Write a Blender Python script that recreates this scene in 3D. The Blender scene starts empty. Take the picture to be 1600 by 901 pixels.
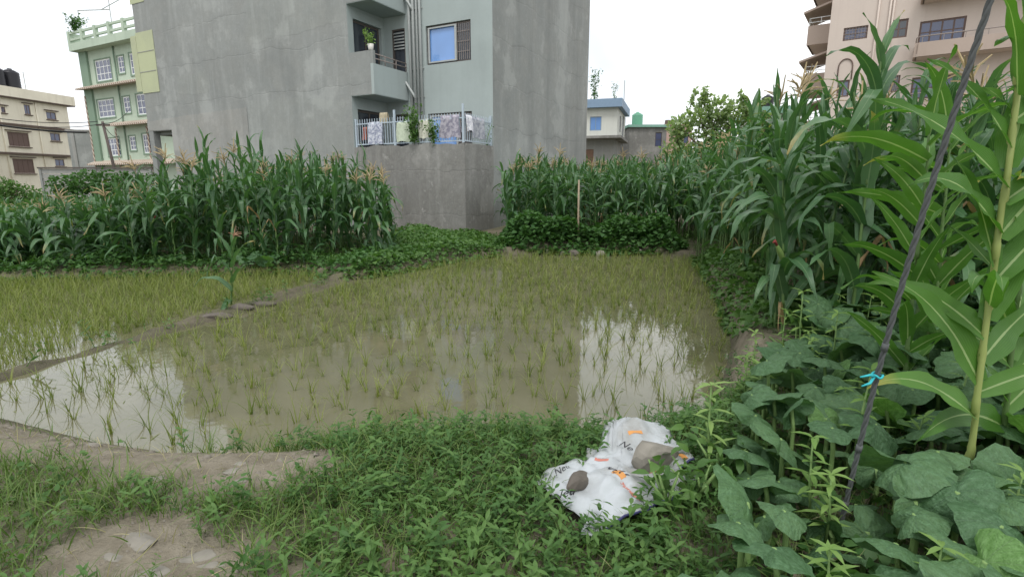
import bpy, math, random
import numpy as np
random.seed(7); rng = np.random.default_rng(7)
R = math.radians
SC = bpy.context.scene; COL = SC.collection

# ------------------------------------------------------------------ camera, sky, sun
F, PITCH, EYE = 820.0, R(11.6), 1.5
cam = bpy.data.cameras.new('camera'); cam.sensor_width = 36; cam.lens = 36*F/1600; cam.clip_start = .05; cam.clip_end = 2000
camo = bpy.data.objects.new('camera', cam); COL.objects.link(camo)
camo.location = (0, 0, EYE); camo.rotation_euler = (math.pi/2-PITCH, 0, 0); SC.camera = camo

W = bpy.data.worlds.new('World'); SC.world = W; W.use_nodes = True
nt = W.node_tree; nt.nodes.clear()
out = nt.nodes.new('ShaderNodeOutputWorld')
sky = nt.nodes.new('ShaderNodeTexSky'); sky.sky_type = 'NISHITA'; sky.sun_disc = False
sky.sun_elevation = R(62); sky.sun_rotation = R(183); sky.dust_density = 4; sky.air_density = 1.2
b1 = nt.nodes.new('ShaderNodeBackground'); b1.inputs[1].default_value = .1
nt.links.new(sky.outputs[0], b1.inputs[0])
tc = nt.nodes.new('ShaderNodeTexCoord'); nz = nt.nodes.new('ShaderNodeTexNoise')
nz.inputs['Scale'].default_value = 2.2; nz.inputs['Detail'].default_value = 4
nt.links.new(tc.outputs['Generated'], nz.inputs['Vector'])
rp = nt.nodes.new('ShaderNodeValToRGB')
rp.color_ramp.elements[0].color = (.50, .56, .63, 1); rp.color_ramp.elements[0].position = .30
rp.color_ramp.elements[1].color = (1.0, 1.0, 1.0, 1); rp.color_ramp.elements[1].position = .6
nt.links.new(nz.outputs['Fac'], rp.inputs[0])
b2 = nt.nodes.new('ShaderNodeBackground'); b2.inputs[1].default_value = 1.38
nt.links.new(rp.outputs[0], b2.inputs[0])
mx = nt.nodes.new('ShaderNodeMixShader'); mx.inputs[0].default_value = .88      # a closed overcast layer under the sky
nt.links.new(b1.outputs[0], mx.inputs[1]); nt.links.new(b2.outputs[0], mx.inputs[2]); nt.links.new(mx.outputs[0], out.inputs[0])

sl = bpy.data.lights.new('sun', 'SUN'); sl.energy = 1.4; sl.angle = R(18); sl.color = (1, .985, .955)
so = bpy.data.objects.new('sun', sl); COL.objects.link(so)
_el, _az = R(62), R(183)            # compass: from behind the camera
from mathutils import Vector, Matrix
_d = Vector((math.sin(_az)*math.cos(_el), math.cos(_az)*math.cos(_el), math.sin(_el)))
so.rotation_euler = _d.to_track_quat('Z', 'Y').to_euler(); so.location = _d*30
SC.view_settings.view_transform = 'Standard'; SC.view_settings.look = 'None'
SC.view_settings.exposure = 0.32; SC.view_settings.gamma = 1
SC.render.engine = 'CYCLES'; SC.cycles.max_bounces = 6; SC.cycles.transparent_max_bounces = 8

# ------------------------------------------------------------------ survey: lines of sight to real planes
def ray(u, v):
    dx = (u-800)/F; dy = (450.5-v)/F
    return np.array([dx, math.cos(PITCH)+dy*math.sin(PITCH), -math.sin(PITCH)+dy*math.cos(PITCH)])
C0 = np.array([0, 0, EYE])
def G(u, v, z=0.): d = ray(u, v); return C0+d*((z-EYE)/d[2])
def D(u, v, Y): d = ray(u, v); return C0+d*(Y/d[1])
class Frame:
    def __init__(s, o, deg):
        s.o = np.array([o[0], o[1], 0.]); s.deg = deg; a = R(deg)
        s.x = np.array([math.cos(a), math.sin(a), 0]); s.y = np.array([-math.sin(a), math.cos(a), 0])
    def onY(s, u, v, y=0.):
        d = ray(u, v); t = (y-(C0-s.o)@s.y)/(d@s.y); p = C0+t*d-s.o; return float(p@s.x), float(p[2])
    def onX(s, u, v, x=0.):
        d = ray(u, v); t = (x-(C0-s.o)@s.x)/(d@s.x); p = C0+t*d-s.o; return float(p@s.y), float(p[2])
    def world(s, x, y, z=0): return s.o+s.x*x+s.y*y+np.array([0, 0, z])

# ------------------------------------------------------------------ objects
def tag(o, label=None, cat=None, group=None, kind=None):
    if label: o['label'] = label
    if cat: o['category'] = cat
    if group: o['group'] = group
    if kind: o['kind'] = kind
    return o
def thing(name, label, cat, loc=(0, 0, 0), rotz=0., group=None):
    o = bpy.data.objects.new(name, None); COL.objects.link(o); o.empty_display_size = .1
    o.location = loc; o.rotation_euler = (0, 0, rotz); return tag(o, label, cat, group)
def put(name, me, parent=None, loc=None, rot=None, scl=None, mat4=None):
    o = bpy.data.objects.new(name, me); COL.objects.link(o)
    if parent: o.parent = parent
    if mat4 is not None: o.matrix_local = mat4
    if loc is not None: o.location = loc
    if rot is not None: o.rotation_euler = rot
    if scl is not None: o.scale = scl
    return o

def mesh_np(name, V, Q, mat, uv=None, rnd=None, T=None, smooth=True):
    """mesh from arrays: V n*3, Q m*4 quads, T k*3 triangles"""
    me = bpy.data.meshes.new(name); V = np.asarray(V, np.float32)
    Q = np.zeros((0, 4), np.int32) if Q is None else np.asarray(Q, np.int32).reshape(-1, 4)
    T = np.zeros((0, 3), np.int32) if T is None else np.asarray(T, np.int32).reshape(-1, 3)
    me.vertices.add(len(V)); me.vertices.foreach_set('co', V.ravel())
    idx = np.concatenate([Q.ravel(), T.ravel()]).astype(np.int32)
    me.loops.add(len(idx)); me.loops.foreach_set('vertex_index', idx)
    n = len(Q)+len(T); me.polygons.add(n)
    st = np.concatenate([np.arange(len(Q))*4, len(Q)*4+np.arange(len(T))*3]).astype(np.int32)
    me.polygons.foreach_set('loop_start', st)
    me.polygons.foreach_set('use_smooth', np.full(n, smooth))
    if uv is not None:
        a = me.attributes.new('leafuv', 'FLOAT_VECTOR', 'POINT')
        u3 = np.zeros((len(V), 3), np.float32); u3[:, :2] = np.asarray(uv)[:, :2]; a.data.foreach_set('vector', u3.ravel())
    if rnd is not None:
        a = me.attributes.new('rnd', 'FLOAT', 'POINT'); a.data.foreach_set('value', np.asarray(rnd, np.float32))
    me.update(calc_edges=True)
    if mat: me.materials.append(mat)
    return me

class MB:
    def __init__(s): s.v = []; s.f = []
    def add(s, vs, fs):
        b = len(s.v); s.v += [tuple(map(float, p)) for p in vs]; s.f += [tuple(b+i for i in f) for f in fs]; return s
    def box(s, x0, x1, y0, y1, z0, z1):
        return s.add([(x0,y0,z0),(x1,y0,z0),(x1,y1,z0),(x0,y1,z0),(x0,y0,z1),(x1,y0,z1),(x1,y1,z1),(x0,y1,z1)],
            [(0,3,2,1),(4,5,6,7),(0,1,5,4),(1,2,6,5),(2,3,7,6),(3,0,4,7)])
    def quad(s, a, b, c, d): return s.add([a, b, c, d], [(0, 1, 2, 3)])
    def tube(s, pts, rad, n=8, cap=True):
        pts = [np.array(p, float) for p in pts]; m = len(pts)
        if not hasattr(rad, '__len__'): rad = [rad]*m
        b = len(s.v); ref = np.array([0.3, 0.9, 0.2])
        for i, p in enumerate(pts):
            t = pts[min(i+1, m-1)]-pts[max(i-1, 0)]; t = t/(np.linalg.norm(t)+1e-9)
            e = np.cross(t, ref)
            if np.linalg.norm(e) < .1: e = np.cross(t, np.array([1., 0, 0]))
            e /= np.linalg.norm(e); g = np.cross(t, e)
            for k in range(n):
                a = 2*math.pi*k/n; q = p+rad[i]*(math.cos(a)*e+math.sin(a)*g); s.v.append(tuple(q))
        for i in range(m-1):
            for k in range(n):
                s.f.append((b+i*n+k, b+i*n+(k+1) % n, b+(i+1)*n+(k+1) % n, b+(i+1)*n+k))
        if cap: s.f.append(tuple(b+k for k in range(n))[::-1]); s.f.append(tuple(b+(m-1)*n+k for k in range(n)))
        return s
    def wall(s, o, ex, n, w, h, holes=(), rev=.15):
        """wall sheet from corner o along unit ex (width w) and up (h); n = unit vector INTO the wall; holes (x0,x1,z0,z1) with reveals"""
        o, ex, n = map(lambda q: np.array(q, float), (o, ex, n)); ez = np.array([0, 0, 1.])
        xs = sorted({0., w, *[c for q in holes for c in q[:2]]}); zs = sorted({0., h, *[c for q in holes for c in q[2:]]})
        pt = lambda x, z, d=0: o+ex*x+ez*z+n*d
        for i in range(len(xs)-1):
            for j in range(len(zs)-1):
                cx, cz = (xs[i]+xs[i+1])/2, (zs[j]+zs[j+1])/2
                if any(q[0] < cx < q[1] and q[2] < cz < q[3] for q in holes): continue
                s.quad(pt(xs[i], zs[j]), pt(xs[i+1], zs[j]), pt(xs[i+1], zs[j+1]), pt(xs[i], zs[j+1]))
        for x0, x1, z0, z1 in holes:
            for a, b in (((x0, z0), (x1, z0)), ((x1, z0), (x1, z1)), ((x1, z1), (x0, z1)), ((x0, z1), (x0, z0))):
                s.quad(pt(*a), pt(*b), pt(*b, rev), pt(*a, rev))
        return s
    def mesh(s, name, mat, smooth=False):
        me = bpy.data.meshes.new(name); me.from_pydata(s.v, [], s.f)
        if smooth: me.polygons.foreach_set('use_smooth', np.full(len(me.polygons), True))
        me.update(); me.materials.append(mat); return me
    def build(s, name, mat, parent=None, smooth=False, **k): return put(name, s.mesh(name, mat, smooth), parent, **k)
def box(name, mat, parent, *a): return MB().box(*a).build(name, mat, parent)

# ------------------------------------------------------------------ materials
class NG:
    def __init__(s, name):
        s.m = bpy.data.materials.new(name); s.m.use_nodes = True; s.t = s.m.node_tree; s.t.nodes.clear()
        s.o = s.n('ShaderNodeOutputMaterial')
    def n(s, t, **k):
        q = s.t.nodes.new(t)
        for a, b in k.items(): setattr(q, a, b)
        return q
    def l(s, a, b): s.t.links.new(a, b)
    def inp(s, node, i, v):
        if hasattr(v, 'is_linked') or isinstance(v, bpy.types.NodeSocket): s.l(v, node.inputs[i])
        else:
            node.inputs[i].default_value = (*v, 1) if isinstance(v, (tuple, list)) and len(v) == 3 and node.inputs[i].type == 'RGBA' else v
    def math(s, op, a, b=0., c=None, clamp=False):
        q = s.n('ShaderNodeMath', operation=op, use_clamp=clamp); s.inp(q, 0, a); s.inp(q, 1, b)
        if c is not None: s.inp(q, 2, c)
        return q.outputs[0]
    def mix(s, f, a, b, mode='MIX'):
        q = s.n('ShaderNodeMix', data_type='RGBA', blend_type=mode); s.inp(q, 0, f); s.inp(q, 6, a); s.inp(q, 7, b); return q.outputs[2]
    def noise(s, vec, scale, detail=4, rough=.55, stretch=None):
        if stretch:
            mp = s.n('ShaderNodeMapping'); s.l(vec, mp.inputs[0]); mp.inputs['Scale'].default_value = stretch; vec = mp.outputs[0]
        q = s.n('ShaderNodeTexNoise'); s.l(vec, q.inputs['Vector']); q.inputs['Scale'].default_value = scale
        q.inputs['Detail'].default_value = detail; q.inputs['Roughness'].default_value = rough; return q.outputs['Fac']
    def ramp(s, f, *st):
        q = s.n('ShaderNodeValToRGB'); s.l(f, q.inputs[0]); e = q.color_ramp.elements
        while len(e) < len(st): e.new(.5)
        for k, (p, c) in enumerate(st): e[k].position = p; e[k].color = (*c, 1) if len(c) == 3 else c
        return q.outputs[0]
    def rmp(s, f, a, b): # linear 0..1 between a and b
        q = s.n('ShaderNodeMapRange'); s.l(f, q.inputs[0]); q.inputs[1].default_value = a; q.inputs[2].default_value = b; return q.outputs[0]
    def bump(s, h, st, dist=.02):
        q = s.n('ShaderNodeBump'); q.inputs['Strength'].default_value = st; q.inputs['Distance'].default_value = dist; s.l(h, q.inputs['Height']); return q.outputs[0]
    def obj(s): return s.n('ShaderNodeTexCoord').outputs['Object']
    def pbr(s, col, rough=.7, spec=.3, normal=None, metal=0.):
        q = s.n('ShaderNodeBsdfPrincipled'); s.inp(q, 'Base Color', col); s.inp(q, 'Roughness', rough); q.inputs['Metallic'].default_value = metal
        q.inputs['Specular IOR Level'].default_value = spec
        if normal is not None: s.l(normal, q.inputs['Normal'])
        return q
    def done(s, sh): s.l(sh.outputs[0] if hasattr(sh, 'outputs') else sh, s.o.inputs[0]); return s.m

def plain(name, col, rough=.6, spec=.3, metal=0., var=.12, scale=6.):
    g = NG(name); v = g.obj(); n = g.noise(v, scale, 3)
    c = g.mix(n, tuple(x*(1-var) for x in col), tuple(min(1, x*(1+var)) for x in col))
    return g.done(g.pbr(c, rough, spec, metal=metal))
def plaster(name, col, dirt=(.12, .12, .11), amt=.35, scale=.5, streak=.5, bumpy=.2, rough=.85):
    """painted or rendered wall: cloudy tone, rain streaks, trowel relief"""
    g = NG(name); v = g.obj()
    big = g.noise(v, scale, 5, .6); fine = g.noise(v, 9, 4, .6)
    st = g.noise(v, 2.2, 4, .6, stretch=(1.5, 1.5, .09))
    f1 = g.math('MULTIPLY', g.rmp(big, .42, .68), amt)
    f2 = g.math('MULTIPLY', g.rmp(st, .5, .75), streak*amt*1.4)
    c = g.mix(g.math('ADD', f1, f2, clamp=True), col, dirt)
    c = g.mix(g.math('MULTIPLY', fine, .18), c, tuple(min(1, x*1.3) for x in col))
    return g.done(g.pbr(c, rough, .15, g.bump(g.math('ADD', fine, st), bumpy, .01)))
def concrete(name, a, b, c3, seam=1.52, stain=.3):
    """bare cement render in lifts: blotches, faint wash marks, day joints"""
    g = NG(name); v = g.obj()
    big = g.noise(v, .28, 6, .62); mid = g.noise(v, 1.1, 7, .68); fine = g.noise(v, 14, 4, .6); blot = g.noise(v, .55, 5, .6)
    st = g.noise(v, 1.7, 6, .7, stretch=(1.5, 1.5, .16)); st2 = g.noise(v, .6, 4, .6, stretch=(1.6, 1.6, .22))
    c = g.mix(g.rmp(big, .36, .64), a, b)
    c = g.mix(g.math('MULTIPLY', g.rmp(mid, .40, .62), .8), c, c3)
    mot = g.noise(v, 3.2, 8, .75); c = g.mix(g.math('MULTIPLY', g.rmp(mot, .40, .62), stain), c, tuple(x*.58 for x in a)); c = g.mix(g.math('MULTIPLY', g.rmp(mot, .56, .70), stain*1.1), c, tuple(x*1.45 for x in b))
    c = g.mix(g.math('MULTIPLY', g.rmp(blot, .54, .60), .38), c, tuple(x*1.3 for x in b))
    c = g.mix(g.math('MULTIPLY', g.rmp(st, .52, .72), .28), c, tuple(x*1.4 for x in b))
    c = g.mix(g.math('MULTIPLY', g.rmp(st2, .52, .68), .38), c, tuple(x*.62 for x in a))
    sp = g.n('ShaderNodeSeparateXYZ'); g.l(v, sp.inputs[0])
    wob = g.math('MULTIPLY', g.noise(v, .5, 6, .65), .9)
    zz = g.math('FRACT', g.math('DIVIDE', g.math('ADD', sp.outputs[2], wob), seam))
    dl = g.math('ABSOLUTE', g.math('SUBTRACT', zz, .5))
    line = g.math('SUBTRACT', 1., g.rmp(dl, .004, .022)); band = g.math('SUBTRACT', 1., g.rmp(dl, .0, .12))
    msk = g.rmp(g.noise(v, .45, 4, .6), .46, .62)
    c = g.mix(g.math('MULTIPLY', g.math('MULTIPLY', line, msk), .2), c, tuple(x*.5 for x in a))
    c = g.mix(g.math('MULTIPLY', g.math('MULTIPLY', band, msk), .25), c, tuple(x*.7 for x in a))
    c = g.mix(g.math('MULTIPLY', fine, .22), c, tuple(x*1.25 for x in b))
    h = g.math('SUBTRACT', g.math('ADD', g.math('MULTIPLY', mid, .7), g.math('MULTIPLY', fine, .35)), g.math('MULTIPLY', line, .5))
    return g.done(g.pbr(c, .9, .15, g.bump(h, .35, .02)))
def glass(name, col, rough=.06, spec=.9):
    g = NG(name); n = g.noise(g.obj(), .7, 2)
    return g.done(g.pbr(g.mix(n, col, tuple(x*.6 for x in col)), rough, spec))

def leafmat(name, dark, light, tr=.3, rough=.42, spec=.4, vein=None, veincol=None, tipdry=None, speck=.25):
    g = NG(name)
    at = g.n('ShaderNodeAttribute', attribute_name='rnd'); oi = g.n('ShaderNodeObjectInfo')
    f = g.math('FRACT', g.math('ADD', at.outputs['Fac'], oi.outputs['Random']))
    c = g.mix(f, dark, light)
    no = g.noise(g.obj(), 11, 3)
    c = g.mix(g.math('MULTIPLY', no, speck), c, tuple(x*1.7 for x in light))
    uv = g.n('ShaderNodeAttribute', attribute_name='leafuv'); sp = g.n('ShaderNodeSeparateXYZ'); g.l(uv.outputs['Vector'], sp.inputs[0])
    nrm = None
    if vein == 'corn':
        d = g.math('ABSOLUTE', g.math('SUBTRACT', sp.outputs[0], .5))
        rib = g.math('LESS_THAN', d, g.math('MULTIPLY_ADD', sp.outputs[1], -.035, .05))
        ln = g.math('SINE', g.math('MULTIPLY', sp.outputs[0], 95.))
        c = g.mix(g.math('MULTIPLY', g.math('GREATER_THAN', ln, .55), .16), c, tuple(x*1.6 for x in light))
        c = g.mix(g.math('MULTIPLY', rib, .75), c, veincol)
        nrm = g.bump(g.math('ADD', g.math('MULTIPLY', ln, .25), g.math('MULTIPLY', rib, -1.)), .25, .004)
        if tipdry:
            td = g.math('MULTIPLY', g.rmp(sp.outputs[1], .72, 1.), g.math('GREATER_THAN', f, .86))
            c = g.mix(td, c, tipdry)
    elif vein == 'round':
        ph = g.math('ARCTAN2', sp.outputs[1], sp.outputs[0])
        rr = g.math('SQRT', g.math('ADD', g.math('POWER', sp.outputs[0], 2.), g.math('POWER', sp.outputs[1], 2.)))
        dist = g.math('MULTIPLY', g.math('ABSOLUTE', g.math('SINE', g.math('MULTIPLY', ph, 3.5))), rr)
        main = g.math('LESS_THAN', dist, .045)
        sec = g.math('SINE', g.math('ADD', g.math('MULTIPLY', rr, 34.), g.math('MULTIPLY', dist, -26.)))
        sec = g.math('GREATER_THAN', sec, .86)
        c = g.mix(g.math('MULTIPLY', sec, .22), c, veincol); c = g.mix(g.math('MULTIPLY', main, .6), c, veincol)
        mot = g.noise(uv.outputs['Vector'], 5, 5, .7)
        c = g.mix(g.math('MULTIPLY', g.rmp(mot, .45, .7), .6), c, tuple(x*1.7 for x in veincol))
        nrm = g.bump(g.math('SUBTRACT', g.math('MULTIPLY', g.noise(uv.outputs['Vector'], 9, 3), 1.), g.math('ADD', main, g.math('MULTIPLY', sec, .6))), .8, .012)
    p = g.pbr(c, rough, spec, nrm)
    t = g.n('ShaderNodeBsdfTranslucent'); tcx = g.mix(1., c, (1.25, 1.5, .6), 'MULTIPLY'); g.l(tcx, t.inputs[0])
    ms = g.n('ShaderNodeMixShader'); ms.inputs[0].default_value = tr; g.l(p.outputs[0], ms.inputs[1]); g.l(t.outputs[0], ms.inputs[2])
    return g.done(ms)

M = {}
M['conc'] = concrete('cement_render', (.225, .236, .228), (.325, .338, .326), (.262, .266, .250))
M['conc_low'] = concrete('cement_render_weathered', (.20, .198, .186), (.34, .335, .315), (.15, .145, .13), 1.52, .6)
M['patch'] = concrete('cement_render_pale', (.27, .275, .26), (.34, .34, .325), (.29, .285, .26), 40)
M['patch2'] = concrete('cement_render_repair', (.235, .247, .236), (.325, .34, .325), (.275, .28, .26), 40)
M['grey_paint'] = plaster('pale_grey_green_paint', (.36, .41, .40), (.25, .28, .275), .35, .6, .5, .06)
M['pale_green_sheet'] = plaster('pale_yellow_green_paint', (.44, .47, .30), (.3, .32, .25), .4, .8)
M['white'] = plain('white_paint', (.72, .74, .74), .5)
M['rail'] = plain('pale_blue_rail_paint', (.42, .49, .55), .45)
M['pipe'] = plain('grey_plastic_pipe', (.40, .42, .41), .5)
M['dark'] = plain('dark_interior', (.035, .034, .033), .8)
M['frame_dark'] = plain('dark_window_frame', (.10, .085, .075), .5)
M['blue_glass'] = glass('blue_mirror_glass', (.22, .42, .85), .05, .9)
M['dk_glass'] = glass('dark_window_glass', (.045, .055, .07))
M['bluegrey_glass'] = glass('blue_grey_glass', (.08, .10, .19))
M['iron'] = plain('painted_iron_bar', (.28, .24, .22), .5)
M['green'] = plaster('light_green_paint', (.44, .52, .42), (.28, .34, .27), .35, .5)
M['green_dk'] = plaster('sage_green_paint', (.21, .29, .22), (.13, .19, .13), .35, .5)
M['tile'] = None
M['cream'] = plaster('cream_yellow_paint', (.76, .71, .58), (.5, .45, .36), .35, .35, .8)
M['brown_band'] = plain('dark_brown_band', (.11, .08, .065), .7)
M['brown_shutter'] = plain('brown_shutter', (.14, .095, .08), .6)
M['beige'] = plaster('pinkish_beige_paint', (.58, .50, .44), (.44, .37, .33), .3, .3, .6)
M['beige_dk'] = plaster('tan_balcony_paint', (.42, .34, .29), (.32, .25, .2), .3, .5)
M['offwhite'] = plaster('off_white_paint', (.62, .63, .58), (.4, .4, .36), .3, .5)
M['bluetrim'] = plain('blue_fascia_paint', (.22, .31, .42), .6)
M['brick'] = plain('brown_brick', (.22, .14, .10), .9, var=.3, scale=9)
M['pinkwall'] = plaster('pink_paint', (.52, .36, .31), (.35, .26, .22), .4, .5)
M['tealtrim'] = plain('teal_cornice_paint', (.22, .40, .32), .6)
M['tank_green'] = plain('green_water_tank', (.14, .34, .23), .5)
M['tank_black'] = plain('black_water_tank', (.03, .03, .035), .4)
M['wood'] = plain('weathered_wood', (.30, .24, .17), .85, var=.3, scale=20)
M['pole'] = plain('dark_pole', (.10, .08, .07), .7)
M['wire'] = plain('black_cable', (.02, .02, .022), .5)
M['rock'] = plain('grey_brown_stone', (.21, .195, .165), .9, var=.4, scale=14)
M['rock_dk'] = plain('dark_wet_stone', (.11, .095, .08), .7, var=.4, scale=14)
M['crumb'] = plain('soil_crumb', (.19, .17, .14), .95, var=.4, scale=8)
M['brickrock'] = plain('brick_red_stone', (.24, .13, .10), .9, var=.35, scale=22)
M['corn'] = leafmat('corn_leaf', (.032, .088, .034), (.076, .158, .062), .28, .36, .5, 'corn', (.17, .26, .13), (.36, .29, .12))
M['corn_near'] = leafmat('corn_leaf_fresh', (.05, .13, .022), (.085, .19, .035), .34, .42, .35, 'corn', (.36, .46, .22), (.42, .36, .10))
M['dry_leaf'] = leafmat('dry_corn_leaf', (.24, .155, .09), (.32, .23, .13), .25, .7, .1)
M['stalk'] = plain('corn_stalk', (.085, .15, .045), .5, var=.3, scale=10)
M['stalk_near'] = plain('pale_corn_stalk', (.25, .30, .095), .45, var=.2, scale=14)
M['tassel'] = plain('corn_tassel', (.38, .30, .17), .8, var=.25, scale=20)
M['silk'] = plain('red_corn_silk', (.22, .04, .035), .7)
M['husk'] = plain('green_husk', (.14, .22, .06), .6)
M['rice'] = leafmat('rice_blade', (.095, .135, .030), (.20, .225, .065), .3, .5, .25)
M['grass'] = leafmat('grass_blade', (.058, .115, .026), (.135, .195, .055), .3, .5, .25)
M['grass_dry'] = leafmat('straw_blade', (.28, .25, .13), (.36, .33, .20), .2, .7, .1)
M['weed'] = leafmat('weed_leaf', (.042, .105, .026), (.095, .175, .046), .3, .5, .25)
M['weed_dk'] = leafmat('dark_weed_leaf', (.030, .085, .022), (.065, .14, .038), .28, .5, .25)
M['shoot'] = leafmat('fresh_shoot_leaf', (.12, .22, .05), (.20, .30, .09), .32, .5, .25)
M['tree'] = leafmat('tree_leaf', (.17, .23, .12), (.28, .35, .19), .45, .55, .2)
M['pumpkin'] = leafmat('pumpkin_leaf', (.040, .098, .038), (.085, .160, .064), .2, .5, .3, 'round', (.085, .16, .085))
M['pumpkin_lt'] = leafmat('young_pumpkin_leaf', (.075, .17, .045), (.11, .22, .06), .3, .5, .3, 'round', (.16, .27, .11))
M['stem'] = plain('green_stem', (.17, .27, .09), .6)
M['bark'] = plain('bark', (.13, .10, .075), .9, var=.3)
M['pot'] = plain('white_flower_pot', (.62, .60, .56), .6)

def tilemat():
    g = NG('brick_tile_strips'); v = g.obj(); sp = g.n('ShaderNodeSeparateXYZ'); g.l(v, sp.inputs[0])
    w = g.math('SINE', g.math('ADD', g.math('MULTIPLY', sp.outputs[0], 22.), g.math('MULTIPLY', sp.outputs[2], 15.)))
    return g.done(g.pbr(g.mix(g.rmp(w, -.3, .3), (.55, .5, .42), (.26, .17, .13)), .8, .2))
M['tile'] = tilemat()

# ------------------------------------------------------------------ terrain
WATER = -.35
def poly(pts, z=WATER): return np.array([G(u, v, z)[:2] for u, v in pts])
PADDY = poly([(-110, 629), (0, 652), (150, 690), (300, 713), (450, 715), (600, 700), (800, 692), (950, 694), (1060, 670), (1125, 622), (1146, 540),
              (1138, 500), (1122, 468), (1105, 440), (1092, 404), (1000, 399), (900, 397), (800, 399), (740, 404), (660, 420), (600, 430), (558, 438), (430, 476), (280, 520), (130, 562), (0, 601)])
LEFTP = poly([(-150, 625), (0, 580), (110, 547), (270, 503), (400, 466), (470, 446), (520, 433), (470, 427), (300, 430), (100, 436), (-100, 440), (-500, 450), (-900, 560)])
def sdist(P, x, y):
    x = np.asarray(x, float); y = np.asarray(y, float); d = np.full(x.shape, 1e9); ins = np.zeros(x.shape, bool)
    for i in range(len(P)):
        a, b = P[i], P[(i+1) % len(P)]; e = b-a
        t = np.clip(((x-a[0])*e[0]+(y-a[1])*e[1])/(e@e), 0, 1)
        d = np.minimum(d, np.hypot(x-a[0]-t*e[0], y-a[1]-t*e[1]))
        c = (a[1] > y) != (b[1] > y)
        with np.errstate(divide='ignore', invalid='ignore'): xi = (b[0]-a[0])*(y-a[1])/(b[1]-a[1]+1e-12)+a[0]
        ins ^= c & (x < xi)
    return np.where(ins, -d, d)
def sms(a, b, x): t = np.clip((x-a)/(b-a), 0, 1); return t*t*(3-2*t)
_k = rng.normal(size=(26, 2))*np.linspace(.5, 9, 26)[:, None]; _p = rng.uniform(0, 6.28, 26)
def lumps(x, y, lo=0, hi=26):
    s = 0
    for i in range(lo, hi): s = s+np.sin(_k[i, 0]*x+_k[i, 1]*y+_p[i])/(1+.16*i)
    return s/5.
def terrain(x, y):
    x = np.asarray(x, float); y = np.asarray(y, float)
    sd = np.minimum(sdist(PADDY, x, y), sdist(LEFTP, x, y))
    near = 1-sms(4.2, 6.5, y+.0*x)
    base = -.22+.22*near
    right = sms(1.2, 2.6, x)*(1-sms(8, 13, y)); base = base*(1-right)+.10*right
    base = base+.12*sms(12.8, 13.6, y)*sms(-1.0, .6, x)*(1-sms(22, 30, y))       # field behind the stone edge stands higher
    bund = (1-sms(.3, .7, np.maximum(sdist(PADDY, x, y), sdist(LEFTP, x, y))))*(1-sms(9.3, 10, y)); base = base*(1-bund)-.318*bund
    q = near*(1-right)*(1-bund); wdt = .22+.48*q
    k = sms(-.14-.26*q, wdt, sd)
    z = -.50*(1-k)+base*k
    amp = (.02+.045*bund)*sms(-.15, .2, sd)*(1-sms(14, 22, y))
    return z+amp*lumps(x*1.6, y*1.6)+.006*near*sms(.1, .4, sd)*lumps(x*5.3+3, y*5.3, 4, 26)
def th(x, y): return float(terrain(np.array([x]), np.array([y]))[0])

def grid_lines(a, b, step, lo, hi, grow=1.16):
    L = list(np.arange(a, b+1e-6, step)); s = step
    while L[-1] < hi: s *= grow; L.append(min(hi, L[-1]+s))
    s = step
    while L[0] > lo: s *= grow; L.insert(0, max(lo, L[0]-s))
    return np.array(L)
gx = grid_lines(-6, 4.4, .07, -700, 700); gy = grid_lines(1.2, 8.2, .07, -60, 900, 1.07)
X, Y = np.meshgrid(gx, gy); Z = terrain(X, Y)
nx, ny = len(gx), len(gy); ii = np.arange(nx*ny).reshape(ny, nx)
Q = np.stack([ii[:-1, :-1], ii[:-1, 1:], ii[1:, 1:], ii[1:, :-1]], -1).reshape(-1, 4)

# worn soil: the strip beside the bank and the bare patches of the footpath
DIRT = [poly([(-300, 600), (0, 640), (200, 680), (330, 704), (470, 715), (530, 750), (440, 800), (300, 812), (200, 790), (120, 752), (0, 738), (-300, 730)], -.12),
        poly([(40, 920), (80, 850), (170, 812), (260, 800), (330, 822), (410, 850), (470, 930)], 0),
        poly([(1130, 560), (1152, 540), (1200, 560), (1230, 590), (1170, 610), (1140, 600)], -.1)]
def dirtmask(x, y):
    m = 0
    for P in DIRT: m = np.maximum(m, 1-sms(-.12, .14, sdist(P, x, y)+.10*lumps(x*2.5, y*2.5, 4, 20)))
    return m
dm = dirtmask(X, Y)
def groundmat():
    g = NG('field_soil'); v = g.obj()
    at = g.n('ShaderNodeAttribute', attribute_name='dirt')
    n1 = g.noise(v, 1.1, 6, .6); n2 = g.noise(v, 7, 6, .65); n3 = g.noise(v, 60, 4, .6)
    soil = g.mix(g.rmp(n2, .3, .7), (.125, .105, .075), (.24, .205, .155))
    dry = g.mix(g.rmp(n2, .35, .68), (.155, .134, .098), (.265, .235, .182))
    c = g.mix(at.outputs['Fac'], soil, dry)
    moss = g.math('MULTIPLY', g.rmp(n1, .42, .62), g.math('SUBTRACT', 1., at.outputs['Fac']))
    c = g.mix(g.math('MULTIPLY', moss, .6), c, (.075, .10, .035))
    sp = g.n('ShaderNodeSeparateXYZ'); g.l(v, sp.inputs[0])
    wet = g.math('SUBTRACT', 1., g.rmp(sp.outputs[2], -.34, -.15))
    c = g.mix(g.math('MULTIPLY', wet, .8), c, g.mix(n2, (.05, .046, .028), (.095, .085, .055)))
    c = g.mix(g.math('MULTIPLY', n3, .2), c, (.28, .26, .215))
    h = g.math('ADD', g.math('MULTIPLY', n2, .8), g.math('MULTIPLY', n3, .3))
    return g.done(g.pbr(c, g.math('MULTIPLY_ADD', wet, -.2, .95), .08, g.bump(g.math('ADD', h, g.math('MULTIPLY', g.noise(v, 22, 5, .7), .7)), .9, .04)))
me = mesh_np('ground', np.stack([X.ravel(), Y.ravel(), Z.ravel()], 1), Q, groundmat())
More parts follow.
